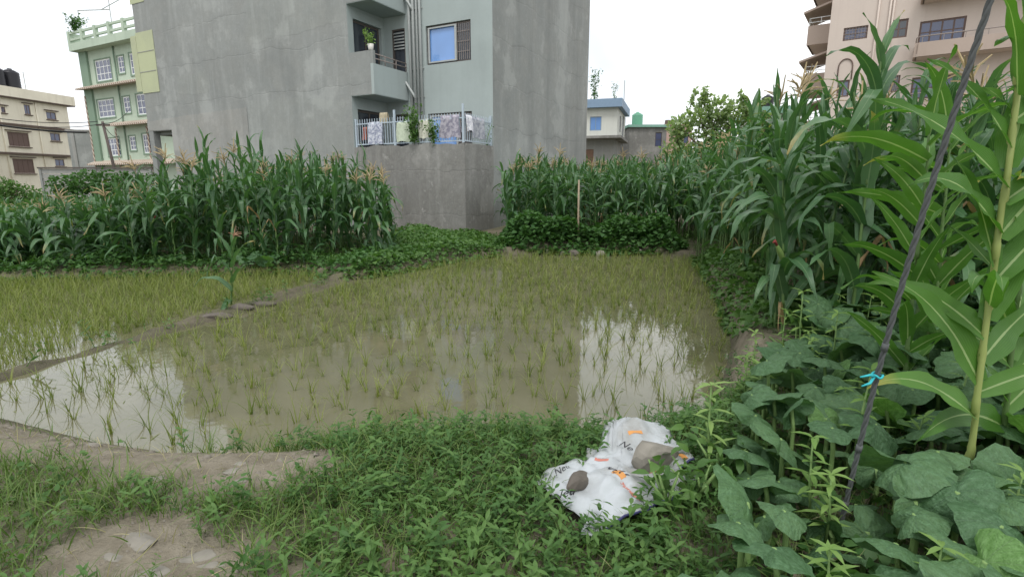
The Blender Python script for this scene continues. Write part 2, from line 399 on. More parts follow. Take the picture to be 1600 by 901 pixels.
a = me.attributes.new('dirt', 'FLOAT', 'POINT'); a.data.foreach_set('value', dm.ravel().astype(np.float32))
tag(put('ground', me), kind='structure')

def watermat():
    g = NG('muddy_paddy_water'); v = g.obj()
    n1 = g.noise(v, .9, 5, .6); n2 = g.noise(v, 9, 3)
    c = g.mix(g.rmp(n1, .35, .68), (.105, .102, .055), (.15, .142, .085))
    rp2 = g.noise(v, 2.3, 3, .5)
    return g.done(g.pbr(c, .035, .62, g.bump(g.math('ADD', rp2, g.math('MULTIPLY', n2, .2)), .055, .05)))
wm = watermat()
me = bpy.data.meshes.new('paddy_water'); me.from_pydata([(-17, 2.3, WATER), (5.2, 2.3, WATER), (5.2, 13.6, WATER), (-17, 13.6, WATER)], [], [(0, 1, 2, 3)]); me.materials.append(wm); me.update()
tag(put('paddy_water', me), kind='structure')

# ------------------------------------------------------------------ leaf and blade templates
def T_(V, Q, UV=None): return np.array(V, float), np.array(Q, int), (np.zeros((len(V), 2)) if UV is None else np.array(UV, float))
def corn_leaf(L, Wd, a0, droop, seg=11, wave=.012, twist=0., fold=.35, seed=0, p=1.5, kink=None, tw0=0.):
    rs = np.random.default_rng(seed); V = []; UV = []; x = z = 0.; ph = rs.uniform(0, 6.28, 2)
    yb = rs.uniform(-.12, .12)
    for i in range(seg+1):
        t = i/seg; th_ = a0+droop*t**p
        if kink and t > kink: th_ = max(th_, R(165))
        if i: x += math.sin(th_)*L/seg; z += math.cos(th_)*L/seg
        w = Wd*min(1., .55+2.6*t)*max(.02, (1-t**2.3))
        tw = tw0+twist*t; tang = np.array([math.sin(th_), 0, math.cos(th_)]); nrm = np.array([-math.cos(th_), 0, math.sin(th_)]); sd = np.array([0, 1., 0])
        s2 = sd*math.cos(tw)+nrm*math.sin(tw); n2 = nrm*math.cos(tw)-sd*math.sin(tw)
        c = np.array([x, yb*t*t*L, z])
        for j, sg in enumerate((-1, 0, 1)):
            off = s2*(sg*w*.5)+n2*(abs(sg)*(fold*w*.5*(1-t*.6)+wave*math.sin(9*t*2+ph[(sg+1)//2])*min(1, t*4)))
            V.append(c+off); UV.append((j*.5, t))
    Q = [(i*3+j, i*3+j+1, i*3+j+4, i*3+j+3) for i in range(seg) for j in (0, 1)]
    return T_(V, Q, UV)
def blade(L, w, bend, seg=3, seed=0):
    V = []; x = z = 0.
    for i in range(seg+1):
        t = i/seg; a = bend*t**1.2
        if i: x += math.sin(a)*L/seg; z += math.cos(a)*L/seg
        ww = w*(1-t**1.6)*.5+.0002
        V += [(x, -ww, z), (x, ww, z)]
    return T_(V, [(2*i, 2*i+1, 2*i+3, 2*i+2) for i in range(seg)])
def small_leaf(L, w, droop=.5, fold=.25):
    V = []; prof = [(0, .08), (.3, .85), (.62, .9), (1, .03)]
    for t, k in prof:
        z = -droop*L*t*t
        V += [(t*L, -w*k/2, z+fold*w*k*.5), (t*L, 0, z), (t*L, w*k/2, z+fold*w*k*.5)]
    return T_(V, [(i*3+j, i*3+j+1, i*3+j+4, i*3+j+3) for i in range(3) for j in (0, 1)])
def join(tpls):
    V = []; Q = []; U = []; b = 0
    for v, q, u in tpls: V.append(v); Q.append(q+b); U.append(u); b += len(v)
    return np.concatenate(V), np.concatenate(Q), np.concatenate(U)
def rz(a): c, s = math.cos(a), math.sin(a); return np.array([[c, -s, 0], [s, c, 0], [0, 0, 1.]])
def ry(a): c, s = math.cos(a), math.sin(a); return np.array([[c, 0, s], [0, 1, 0], [-s, 0, c]])
def rx(a): c, s = math.cos(a), math.sin(a); return np.array([[1, 0, 0], [0, c, -s], [0, s, c]])
def xf(t, Mx=None, p=(0, 0, 0)):
    v, q, u = t; v = v if Mx is None else v@Mx.T; return v+np.array(p), q, u
def scatter(name, tpls, pos, mats, mat, kind=None, parent=None, which=None, rnd=None):
    """many copies of templates as one mesh; mats n*3*3"""
    pos = np.asarray(pos); mats = np.asarray(mats); n = len(pos)
    which = rng.integers(0, len(tpls), n) if which is None else which; rnd = rng.uniform(0, 1, n) if rnd is None else rnd
    Vs, Qs, Us, Rs, b = [], [], [], [], 0
    for k, (v, q, u) in enumerate(tpls):
        s = np.where(which == k)[0]
        if not len(s): continue
        V = np.einsum('nij,vj->nvi', mats[s], v)+pos[s][:, None, :]
        Vs.append(V.reshape(-1, 3)); Qs.append((q[None]+(np.arange(len(s))*len(v))[:, None, None]+b).reshape(-1, 4))
        Us.append(np.tile(u, (len(s), 1))); Rs.append(np.repeat(rnd[s], len(v))); b += len(s)*len(v)
    me = mesh_np(name, np.concatenate(Vs), np.concatenate(Qs), mat, np.concatenate(Us), np.concatenate(Rs))
    o = put(name, me, parent)
    if kind: o['kind'] = kind
    return o
def rots(n, tilt=.3, scale=(.8, 1.2), flip=0.):
    az = rng.uniform(0, 2*math.pi, n); tl = rng.normal(0, tilt, n); t2 = rng.normal(0, tilt, n); s = rng.uniform(*scale, n)
    c, si = np.cos(az), np.sin(az); Z = np.zeros(n); O = np.ones(n)
    A = np.stack([np.stack([c, -si, Z], -1), np.stack([si, c, Z], -1), np.stack([Z, Z, O], -1)], 1)
    B = np.stack([np.stack([np.cos(tl), Z, np.sin(tl)], -1), np.stack([Z, O, Z], -1), np.stack([-np.sin(tl), Z, np.cos(tl)], -1)], 1)
    Cm = np.stack([np.stack([O, Z, Z], -1), np.stack([Z, np.cos(t2), -np.sin(t2)], -1), np.stack([Z, np.sin(t2), np.cos(t2)], -1)], 1)
    return np.einsum('nij,njk,nkl->nil', A, B, Cm)*s[:, None, None]
def tmesh(name, t, mat): return mesh_np(name, t[0], t[1], mat, t[2])

def window(par, x0, x1, z0, z1, y, nx_=2, nz_=2, fm='white', pm='bluegrey_glass', fw=.07, inset=.08, grille=0, panes=None):
    """window filling an opening of a wall facing local -y"""
    m = MB(); yf = y+inset
    m.box(x0, x0+fw, yf, yf+.05, z0, z1); m.box(x1-fw, x1, yf, yf+.05, z0, z1)
    m.box(x0+fw, x1-fw, yf, yf+.05, z0, z0+fw); m.box(x0+fw, x1-fw, yf, yf+.05, z1-fw, z1)
    for i in range(1, nx_): c = x0+(x1-x0)*i/nx_; m.box(c-fw*.4, c+fw*.4, yf+.004, yf+.046, z0+fw, z1-fw)
    for j in range(1, nz_): c = z0+(z1-z0)*j/nz_; m.box(x0+fw, x1-fw, yf+.008, yf+.042, c-fw*.3, c+fw*.3)
    w = m.build('window', M[fm], par)
    if panes is None: panes = [(x0+fw*.5, x1-fw*.5, pm)]
    for a, b, mm in panes: box('pane', M[mm], w, a, b, yf+.022, yf+.03, z0+fw*.5, z1-fw*.5)
    if grille:
        g = MB()
        for i in range(1, grille): c = x0+(x1-x0)*i/grille; g.box(c-.008, c+.008, yf-.05, yf-.034, z0, z1)
        for j in range(1, 4): c = z0+(z1-z0)*j/4; g.box(x0, x1, yf-.034, yf-.026, c-.008, c+.008)
        g.build('grille', M['iron'], w)
    return w

# ------------------------------------------------------------------ the grey cement house
c = D(728, 363, 17.6); GF = Frame((c[0], c[1]), -27.5)
house = thing('cement_house', 'large unpainted grey cement house with balconies and a raised terrace', 'house', (c[0], c[1], 0), R(-27.5))
a_, d_, L_, DP, TOP, TOPL = -4.74, 1.9, -17.55, 11.6, 12.6, 9.75
GZ = -.6
up = lambda z: z-GZ
# front wall left of the terrace, with the open bay on the ground floor at the far left
MB().wall((-14.4, 0, GZ), (1, 0, 0), (0, 1, 0), a_+14.4, TOP-GZ).build('wall', M['conc'], house)
MB().wall((L_, 0, GZ), (1, 0, 0), (0, 1, 0), -14.4-L_, TOPL-GZ, [(.35, 1.85, 0., up(3.75))], .3).build('wall', M['conc'], house)
m = MB(); m.wall((L_, 9, 3.75), (0, -1, 0), (1, 0, 0), 9, TOPL-3.75); m.box(L_, -14.4, .3, 9, 3.6, 3.75)
m.wall((-15.6, 9, GZ), (0, -1, 0), (1, 0, 0), 8.7, 3.6-GZ); m.build('wall', M['conc'], house)
box('roof_slab', M['conc_low'], house, L_, -14.4, 0, 9, TOPL, TOPL+.12)
m = MB(); m.wall((-14.4, 9, TOPL), (0, -1, 0), (1, 0, 0), 9, TOP-TOPL); m.build('wall', M['conc'], house)
MB().wall((0, d_, GZ), (0, 1, 0), (-1, 0, 0), DP-d_, TOP-GZ).build('wall', M['conc'], house)
MB().wall((0, DP, GZ), (-1, 0, 0), (0, -1, 0), -L_, TOP-GZ).build('wall', M['conc'], house)
MB().box(-14.4, a_, 0, DP, TOP, TOP+.12).box(a_, 0, d_-.1, DP, TOP, TOP+.12).build('roof_slab', M['conc_low'], house)
# side wall of the recess (faces right): door openings on each floor
dh = [(.28, 1.75, up(z), up(z+2.15)) for z in (1.9, 4.95, 7.99)]
MB().wall((a_, 0, GZ), (0, 1, 0), (-1, 0, 0), d_, TOP-GZ, dh, .18).build('wall', M['grey_paint'], house)
for z in (1.9, 4.95, 7.99):
    m = MB(); m.box(a_-.17, a_-.12, .28, .36, z, z+2.15).box(a_-.17, a_-.12, 1.67, 1.75, z, z+2.15).box(a_-.17, a_-.12, .98, 1.05, z, z+2.07).box(a_-.17, a_-.12, .36, 1.67, z+2.07, z+2.15)
    dr = m.build('door', M['frame_dark'], house); box('pane', M['dk_glass'], dr, a_-.155, a_-.135, .36, 1.67, z, z+2.07)
# painted front wall behind the terrace
wins = [(-2.79, -.87, 2.55, 3.94), (-2.79, -.87, 5.65, 6.98), (-2.79, -.87, 8.69, 10.02)]
louv = [(-4.36, -3.74, 2.55, 4.0), (-4.36, -3.74, 5.35, 7.04), (-4.36, -3.74, 8.4, 10.08)]
MB().wall((a_, d_, GZ), (1, 0, 0), (0, 1, 0), -a_, TOP-GZ, [(q[0]-a_, q[1]-a_, up(q[2]), up(q[3])) for q in wins+louv], .12).build('wall', M['grey_paint'], house)
for q in wins:
    window(house, *q, d_, 1, 1, 'frame_dark', fw=.06, panes=[(q[0]+.12, q[0]+1.25, 'blue_glass'), (q[0]+1.3, q[1]-.04, 'dk_glass')])
    w = MB(); w.box(q[0]+.07, q[0]+.13, d_+.03, d_+.07, q[2]+.06, q[3]-.06).box(q[0]+1.22, q[0]+1.3, d_+.03, d_+.07, q[2]+.06, q[3]-.06)
    w.box(q[0]+.13, q[0]+1.22, d_+.03, d_+.07, q[2]+.06, q[2]+.11).box(q[0]+.13, q[0]+1.22, d_+.03, d_+.07, q[3]-.11, q[3]-.06); w.build('sash_frame', M['pipe'], house)
    for i in range(7): box('grille_bar', M['iron'], house, q[0]+1.34+i*.085, q[0]+1.352+i*.085, d_+.005, d_+.02, q[2]+.06, q[3]-.06)
    for j in (1, 2, 3): zc = q[2]+(q[3]-q[2])*j/4; box('grille_bar', M['iron'], house, q[0]+1.3, q[1]-.06, d_+.02, d_+.03, zc-.008, zc+.008)
for q in louv:
    m = MB(); m.box(q[0], q[0]+.05, d_+.02, d_+.1, q[2], q[3]).box(q[1]-.05, q[1], d_+.02, d_+.1, q[2], q[3]).box(q[0]+.05, q[1]-.05, d_+.02, d_+.1, q[3]-.05, q[3])
    w = m.build('louvre_window', M['frame_dark'], house); box('pane', M['dk_glass'], w, q[0]+.05, q[1]-.05, d_+.1, d_+.11, q[2], q[3])
    sl_ = MB().add([(q[0]+.05, d_+.03, 0), (q[1]-.05, d_+.03, 0), (q[1]-.05, d_+.08, .055), (q[0]+.05, d_+.08, .055), (q[0]+.05, d_+.03, .012), (q[1]-.05, d_+.03, .012), (q[1]-.05, d_+.08, .067), (q[0]+.05, d_+.08, .067)],
        [(0, 3, 2, 1), (4, 5, 6, 7), (0, 1, 5, 4), (2, 3, 7, 6), (1, 2, 6, 5), (3, 0, 4, 7)]).mesh('slat', M['pipe'])
    for k in range(6): put('slat', sl_, w, loc=(0, 0, q[3]-.16-k*.11))
# ground floor block that carries the terrace
PT = 2.70
pod = MB(); N = 40
xs = np.linspace(a_, 0, N+1); ed = PT+.025*np.sin(xs*3.1)+.02*np.sin(xs*8.3+1)
pod.wall((a_, -.012, GZ), (1, 0, 0), (0, 1, 0), -a_+.012, PT-.08-GZ)
for i in range(N): pod.quad((xs[i], -.012, PT-.08), (xs[i+1], -.012, PT-.08), (xs[i+1], -.012, ed[i+1]), (xs[i], -.012, ed[i])); pod.quad((xs[i], -.012, ed[i]), (xs[i+1], -.012, ed[i+1]), (xs[i+1], .2, ed[i+1]), (xs[i], .2, ed[i]))
pod.wall((.012, -.012, GZ), (0, 1, 0), (-1, 0, 0), d_+.012, PT-GZ); pod.quad((a_, .2, PT-.03), (.012, .2, PT-.03), (.012, d_, PT-.03), (a_, d_, PT-.03))
pod.build('terrace_block', M['conc_low'], house)
# balconies (second and third floor)
for zb in (4.45, 7.49):
    m = MB(); m.box(a_+.002, -3.78, .0, .12, zb+.02, zb+1.45); m.build('balcony_front', M['conc'], house)
    m = MB(); m.box(-3.78, -3.66, .002, d_, zb+.02, zb+1.02); m.build('balcony_side', M['grey_paint'], house)
    m = MB(); m.box(-3.78, -3.662, .003, .13, zb+1.02, zb+1.45); m.build('balcony_corner', M['conc'], house)
    box('balcony_floor', M['grey_paint'], house, a_, -3.67, .01, d_, zb, zb+.02)
    for k, zz in enumerate((1.20, 1.36)): MB().tube([(-3.72, .13, zb+zz), (-3.72, d_, zb+zz-.02*k)], .02, 6).build('balcony_rail', M['iron'], house, True)
    for y in (.7, 1.3, 1.86): MB().tube([(-3.72, y, zb+1.02), (-3.72, y, zb+1.36)], .018, 6).build('rail_post', M['iron'], house, True)
# cement patches and the strip of old yellow-green paint at the left corner
pl, ph = GF.onY(238, 186), GF.onY(385, 169)
MB().add([(L_-.02, -.012, 3.78), (-15.72, -.012, 3.78), (-15.72, -.012, GZ), (-10.45, -.012, GZ), (-10.45, -.012, 4.42), (-14.4, -.012, 4.33), (L_-.02, -.012, 4.2)], [(0, 1, 2, 3, 4, 5, 6)]).build('plaster_patch', M['patch'], house)
def wallpatch(px, mat, d=-.003):
    P_ = [GF.onY(u, v) for u, v in px]; Q_ = []
    for i in range(len(P_)):
        a, b = np.array(P_[i]), np.array(P_[(i+1) % len(P_)])
        for t in np.linspace(0, 1, 8)[:-1]: w = a+(b-a)*t; Q_.append((w[0]+random.gauss(0, .03), d, w[1]+random.gauss(0, .03)))
    MB().add(Q_, [tuple(range(len(Q_)))[::-1]]).build('plaster_patch', mat, house)
wallpatch([(384, -8), (534, -8), (536, 33), (505, 40), (470, 52), (430, 56), (402, 69), (384, 66)], M['patch2'])
wallpatch([(388, 158), (470, 152), (540, 160), (545, 236), (480, 240), (390, 246)], M['patch2'], -.003)
wallpatch([(276, 118), (322, 112), (330, 142), (300, 150), (278, 146)], M['patch2'], -.003)
m = MB(); m.box(L_-.45, L_-.03, -.03, .02, 5.55, 7.95); m.box(L_-.02, -16.25, -.022, -.004, 5.45, 8.05); m.build('painted_patch', M['pale_green_sheet'], house)
for z in (6.35, 7.2): box('batten', M['patch'], house, L_-.02, -16.3, -.034, -.023, z, z+.03)
box('painted_patch', M['pale_green_sheet'], house, L_-.1, -16.6, -.02, -.004, 9.25, 9.74)
# drain pipes
for x, r, z0, z1 in ((-3.46, .055, 2.6, 12.5), (-3.28, .055, 2.6, 12.5), (-3.13, .04, 2.6, 12.5), (-2.98, .05, 2.6, 12.5)):
    MB().tube([(x, d_-r-.03, z0), (x, d_-r-.03, z1)], r, 10).build('drain_pipe', M['pipe'], house, True)
for z in (4.55, 5.55, 7.6, 9.0): box('pipe_bracket', M['pipe'], house, -3.56, -2.9, d_-.03, d_-.005, z, z+.035)
for zz in (4.6, 7.64): MB().tube([(-3.85, d_-.14, zz+.55), (-3.66, d_-.14, zz+.5), (-3.34, d_-.13, zz+.05), (-3.28, d_-.1, zz-.1)], .045, 8).build('drain_elbow', M['pipe'], house, True)

# terrace railing
rail = thing('terrace_railing', 'pale blue iron bar railing along the terrace edge of the cement house', 'railing', (c[0], c[1], PT-.03), R(-27.5))
rb = MB().box(-.009, .009, -.009, .009, .08, .98).mesh('bar', M['rail'])
for x in np.arange(a_+.14, -.05, .115): put('bar', rb, rail, loc=(x, .08, 0))
for y in np.arange(.2, 1.8, .115): put('bar', rb, rail, loc=(-.07, y, 0))
for z in (.09, .80):
    MB().box(a_+.03, -.06, .062, .098, z, z+.035).build('rail', M['rail'], rail); MB().box(-.088, -.052, .1, 1.86, z, z+.035).build('rail', M['rail'], rail)
for x, y, h in ((a_+.06, .08, 1.0), (-2.9, .08, 1.22), (-.07, .06, 1.25), (-.07, 1.84, 1.05)): MB().box(x-.03, x+.03, y-.03, y+.03, 0, h).build('post', M['rail'], rail)

# laundry over the rail and lines
def clothmat(name, col, pat=None, sc=9):
    g = NG(name); v = g.obj(); n = g.noise(v, sc, 4, .7)
    cc = g.mix(g.rmp(n, .45, .56), col, pat or tuple(x*.85 for x in col)); return g.done(g.pbr(cc, .9, .1, g.bump(g.noise(v, 14, 3), .3, .02)))
def cloth(name, label, x0, x1, z0, z1, y, mat, seed=0, dirx=(1, 0), hem=0):
    """a cloth folded over a rail: two leaves meeting in a rounded top, with folds"""
    rs = np.random.default_rng(seed); n, k = 12, 8; V = []; ph = rs.uniform(0, 6, 3)
    for j in range(2*k+1):
        s = abs(j-k)/k; side = -1 if j < k else 1
        for i in range(n+1):
            t = i/n; drop = (z1-z0)*(s*(1. if side < 0 else .75))
            fold = .025*math.sin(7*t+ph[0]+s*1.5)*s+.012*math.sin(17*t+ph[1])
            V.append((x0+(x1-x0)*(t+(.06*math.sin(5*s+ph[2])*(t-.5)))+hem*s*(t-.5), side*(.022 if s > 0 else 0)+fold*1.0+side*.03*s, z1-drop-(.02*math.sin(9*t+ph[1])*s)))
    Q = [(j*(n+1)+i, j*(n+1)+i+1, (j+1)*(n+1)+i+1, (j+1)*(n+1)+i) for j in range(2*k) for i in range(n)]
    V = np.array(V); xm = (x0+x1)/2
    me = mesh_np(name, V-np.array([xm, 0, 0]), Q, mat); o = put(name, me)
    w = GF.world(xm if dirx[0] else -.07, y, 0); o.location = w; o.rotation_euler = (0, 0, R(-27.5) if dirx[0] else R(62.5)); return tag(o, label, 'laundry', 'laundry on the terrace')
ztop = PT-.03+.83
cm = [clothmat('print_cloth_blue', (.55, .57, .62), (.25, .27, .36), 14), clothmat('tan_cloth', (.42, .37, .26)), clothmat('pale_green_cloth', (.52, .58, .45)), clothmat('cream_cloth', (.60, .60, .50)),
      clothmat('lilac_cloth', (.40, .38, .42), (.22, .21, .26), 7), clothmat('grey_cloth', (.40, .41, .44), (.25, .26, .30), 8), clothmat('red_cloth', (.45, .16, .12)), clothmat('white_cloth', (.7, .7, .72), (.5, .5, .56), 16)]
cloth('hanging_shirt', 'blue and white printed shirt hung over the terrace railing bars', -4.05, -3.45, ztop-.72, ztop+.04, .08, cm[0], 1, hem=.1)
cloth('hanging_cloth', 'small tan towel on the railing above the printed shirt', -3.62, -3.24, ztop-.05, ztop+.34, .15, cm[1], 2)
cloth('hanging_cloth', 'pale green cloth hung on the railing left of the climbing plant', -2.82, -2.12, ztop-.68, ztop+.01, .08, cm[2], 3)
cloth('hanging_cloth', 'cream cloth hung between the two terrace plants', -1.85, -1.45, ztop-.6, ztop+.02, .08, cm[3], 4)
cloth('hanging_shirt', 'lilac shirt hung on the railing next to the terrace corner post', -.95, -.22, ztop-.62, ztop+.1, .08, cm[4], 5, hem=.08)
cloth('hanging_cloth', 'dark grey patterned cloth on the side railing of the terrace', -.42, .42, ztop-.6, ztop+.08, .95, cm[5], 6, dirx=(0, 1))
cloth('hanging_cloth', 'white printed cloth on the side railing nearest the corner post', -.2, .2, ztop-.4, ztop+.1, .36, cm[7], 7, dirx=(0, 1))
cloth('hanging_cloth', 'small red cloth at the left end of the terrace', -4.52, -4.3, ztop-.55, ztop-.1, .25, cm[6], 8)

LEAF_S = [small_leaf(1., .55, .3), small_leaf(1., .45, .5), small_leaf(1., .6, .15, .4)]
def bushy(name, label, cat, base, stems, height, spread, nleaf, size, mat, group=None, pot=None):
    t = thing(name, label, cat, base, 0, group)
    sm = MB(); tip = []
    for i in range(stems):
        az = random.uniform(0, 6.28); sp = spread*random.uniform(.3, 1); h = height*random.uniform(.65, 1)
        p = [(0, 0, 0), (.3*sp*math.cos(az), .3*sp*math.sin(az), h*.5), (sp*math.cos(az), sp*math.sin(az), h)]
        sm.tube(p, [.012, .009, .004], 5); tip.append(np.array(p))
    sm.build('stem', M['stem'], t, True)
    pos = []
    for i in range(nleaf):
        q = random.choice(tip); s = random.uniform(.12, 1); p = (q[0]*(1-2*s)+q[1]*2*s) if s < .5 else (q[1]*(2-2*s)+q[2]*(2*s-1)); pos.append(p+np.random.default_rng(i).normal(0, size*.7, 3))
    scatter('foliage', LEAF_S, pos, rots(nleaf, .6, (size*.7, size*1.3)), mat, parent=t)
    return t
p = GF.world(-3.78, .06, 4.45+1.45)
pp = bushy('potted_plant', 'small leafy plant in a white pot on the balcony parapet', 'plant', tuple(p+np.array([0, 0, .2])), 7, .42, .2, 110, .09, M['shoot'])
MB().tube([(0, 0, -.2), (0, 0, -.18), (0, 0, .0), (0, 0, .0)], [.07, .08, .11, .095], 14).build('pot', M['pot'], pp, True)
bushy('climbing_plant', 'tall climbing plant behind the terrace railing below the drain pipes', 'plant', tuple(GF.world(-2.0, -.02, PT+.03)), 10, 1.35, .33, 420, .11, M['weed'])
bushy('climbing_plant', 'shorter leafy plant on the terrace under the blue window', 'plant', tuple(GF.world(-1.2, -.02, PT+.03)), 8, .75, .32, 260, .10, M['weed'])
bushy('climbing_plant', 'small sparse creeper at the far end of the terrace side railing', 'plant', tuple(GF.world(-.1, 1.6, PT-.03)), 4, .95, .25, 46, .07, M['weed_dk'])

# ------------------------------------------------------------------ green house, left
SG = 45.6
c = D(150, 250, SG); FG = Frame((c[0], c[1]), -27.5)
gh = thing('green_house', 'light green four storey house with white barred windows behind the corn', 'house', (c[0], c[1], 0), R(-27.5))
qg = lambda x, y: (120+x/3.755, 20+y/3.755)
def rect(Fr, q, x0, y0, x1, y1, y=0.):
    A = Fr.onY(*q(x0, y0), y); B = Fr.onY(*q(x1, y1), y); return (A[0], B[0], B[1], A[1])
ztopg = FG.onY(*qg(10, 130))[1]; zslab = FG.onY(*qg(20, 238))[1]
l1 = FG.onY(*qg(200, 432))[1]; l2 = FG.onY(*qg(330, 655))[1]; l3 = FG.onY(*qg(300, 884))[1]
wr = [rect(FG, qg, *r) for r in ((103, 283, 210, 390), (235, 258, 285, 350), (305, 240, 352, 360), (118, 515, 228, 608), (268, 495, 320, 585), (345, 480, 412, 595), (175, 738, 262, 838), (305, 725, 352, 805), (382, 712, 455, 822))]
GX0, GX1 = .15, 12.
MB().wall((GX0, 0, -.5), (1, 0, 0), (0, 1, 0), GX1-GX0, zslab+.5, [(r[0]-GX0, r[1]-GX0, r[2]+.5, r[3]+.5) for r in wr], .14).build('wall', M['green'], gh)
MB().wall((GX0, 9, -.5), (0, -1, 0), (1, 0, 0), 9, zslab+.5).build('wall', M['green_dk'], gh)
for r in wr: window(gh, *r, 0, 4 if r[1]-r[0] > 1.3 else 2, 3, 'white', 'bluegrey_glass', .09, .04)
for r in wr:
    m = MB(); m.box(r[0]-.1, r[1]+.1, -.05, -.002, r[2]-.12, r[2]-.02).box(r[0]-.1, r[1]+.1, -.03, -.002, r[3]+.02, r[3]+.09).box(r[0]-.1, r[0]-.02, -.03, -.002, r[2]-.02, r[3]+.02).box(r[1]+.02, r[1]+.1, -.03, -.002, r[2]-.02, r[3]+.02); m.build('window_surround', M['green_dk'], gh)
box('corner_pier', M['green_dk'], gh, GX0-.05, GX0+1.05, -.16, -.004, -.5, zslab)
for z, x0 in ((l1, .1), (l2, 3.6), (l3, .1)):
    MB().add([(x0, -.75, z), (GX1, -.75, z), (GX1, -.003, z+.28), (x0, -.003, z+.28), (x0, -.75, z-.12), (GX1, -.75, z-.12), (GX1, -.003, z-.02), (x0, -.003, z-.02)],
        [(0, 1, 2, 3), (7, 6, 5, 4), (4, 5, 1, 0), (1, 5, 6, 2), (3, 7, 4, 0)]).build('tiled_ledge', M['tile'], gh)
for x in (3.55, 7.95): box('tile_strip', M['tile'], gh, x, x+.22, -.03, -.003, .2, l2-.2)
box('tile_strip', M['tile'], gh, GX0-.08, GX0+.1, -.2, -.162, -.4, l1-.5)
box('roof_slab', M['green'], gh, 0, GX1, -.7, 9, zslab, zslab+.55)
zp = zslab+.55
for x in np.arange(0.0, GX1, 1.95): box('parapet_post', M['green'], gh, x, x+.28, -.7, -.45, zp, ztopg+.1)
for z in (zp+.2, ztopg-.13): box('parapet_rail', M['green'], gh, .04, GX1, -.66, -.5, z, z+.15)
box('parapet_wall', M['green'], gh, 0, .25, -.44, 9, zp, ztopg)
MB().tube([(5.05, -.08, .2), (5.05, -.08, zslab)], .05, 8).build('drain_pipe', M['green_dk'], gh, True)
def roofplant(name, label, p, n, h, s, size, mat='weed_dk'): return bushy(name, label, 'plant', tuple(p), n, h, s, n*24, size, M[mat])
roofplant('roof_plant', 'dark creeper spilling over the green house roof corner', FG.world(1.0, -.5, ztopg+.1), 14, 1.1, 1.2, .19)
pl_ = thing('roof_pergola', 'slanting steel frame with mast on the green house roof', 'frame', tuple(FG.world(.1, .3, ztopg-.0)), R(-27.5))
MB().tube([(.0, 0, 0), (.0, 0, 1.9)], .035, 6).build('post', M['pipe'], pl_); MB().tube([(0, 0, 1.9), (4.6, 0, 1.35)], .04, 6).build('rail', M['pipe'], pl_); MB().tube([(4.6, 0, 0), (4.6, 0, 3.0)], .035, 6).build('post', M['pipe'], pl_)
MB().tube([(3.4, 0, 1.5), (7., 0, 1.95)], .035, 6).build('rail', M['pipe'], pl_)

# ------------------------------------------------------------------ cream house, far left
c = D(112, 230, 62); FY = Frame((c[0], c[1]), 83)
yh = thing('cream_house', 'cream yellow three storey house with dark brown bands at the far left', 'house', (c[0], c[1], 0), R(83))
qy = lambda x, y: (x/4.504, 100+y/4.504)
wy = [rect(FY, qy, *r) for r in ((165, 285, 220, 358), (322, 335, 400, 395), (48, 475, 215, 585), (350, 485, 428, 545), (85, 665, 250, 770), (385, 670, 458, 720), (5, 300, 42, 345))]
YX0, YX1 = -16., .2
MB().wall((YX0, 0, -.5), (1, 0, 0), (0, 1, 0), YX1-YX0, 10.3, [(r[0]-YX0, r[1]-YX0, r[2]+.5, r[3]+.5) for r in wy], .15).build('wall', M['cream'], yh)
MB().wall((YX1, 0, -.5), (0, 1, 0), (-1, 0, 0), 10, 10.3).build('wall', M['cream'], yh)
for k, r in enumerate(wy):
    window(yh, *r, 0, 2 if k not in (2, 4) else 4, 1 if k not in (2, 4) else 2, 'brown_shutter', 'bluegrey_glass' if k not in (2, 4) else 'brown_shutter', .07, .05)
    box('window_hood', M['brown_band'], yh, r[0]-.2, r[1]+.2, -.22, -.002, r[3]+.12, r[3]+.2); box('window_sill', M['brown_band'], yh, r[0]-.1, r[1]+.1, -.14, -.002, r[2]-.12, r[2]-.03)
for z in (7.1, 4.22): box('band', M['brown_band'], yh, YX0, YX1+.1, -.35, -.003, z-.1, z+.1)
box('roof_parapet', M['cream'], yh, YX0, .83, -.5, 10, 9.8, 10.76); box('roof_edge', M['brown_band'], yh, YX0, .80, -.47, 9.9, 9.69, 9.797)
for x in (-3.45, -7.2): MB().tube([(x, -.06, 0), (x, -.06, 9.7)], .06, 8).build('drain_pipe', M['cream'], yh, True)
def tank(name, label, p, r, h, mat):
    t = thing(name, label, 'water tank', tuple(p)); m = MB(); pts = []; rad = []
    for k in range(13): z = h*k/12; pts.append((0, 0, z)); rad.append(r*(1+.03*(k % 2)))
    m.tube(pts, rad, 18).build('body', M[mat], t, True); MB().tube([(0, 0, h), (0, 0, h+r*.3), (0, 0, h+r*.35), (0, 0, h+r*.5)], [r*.95, r*.5, r*.3, r*.28], 14).build('lid', M[mat], t, True); return t
for i, x in enumerate((-5.0, -6.5)): tank('water_tank', ['black water tank on the cream house roof, nearer the house corner', 'black water tank on the cream house roof, cut by the frame edge'][i], FY.world(x, .5, 10.76), .7, 1.6, 'tank_black')
an = thing('roof_mast', 'thin bare mast on the cream house roof', 'mast', tuple(FY.world(-3.2, 1, 10.76))); MB().tube([(0, 0, 0), (0, 0, 2.)], .04, 6).build('pole', M['pipe'], an)

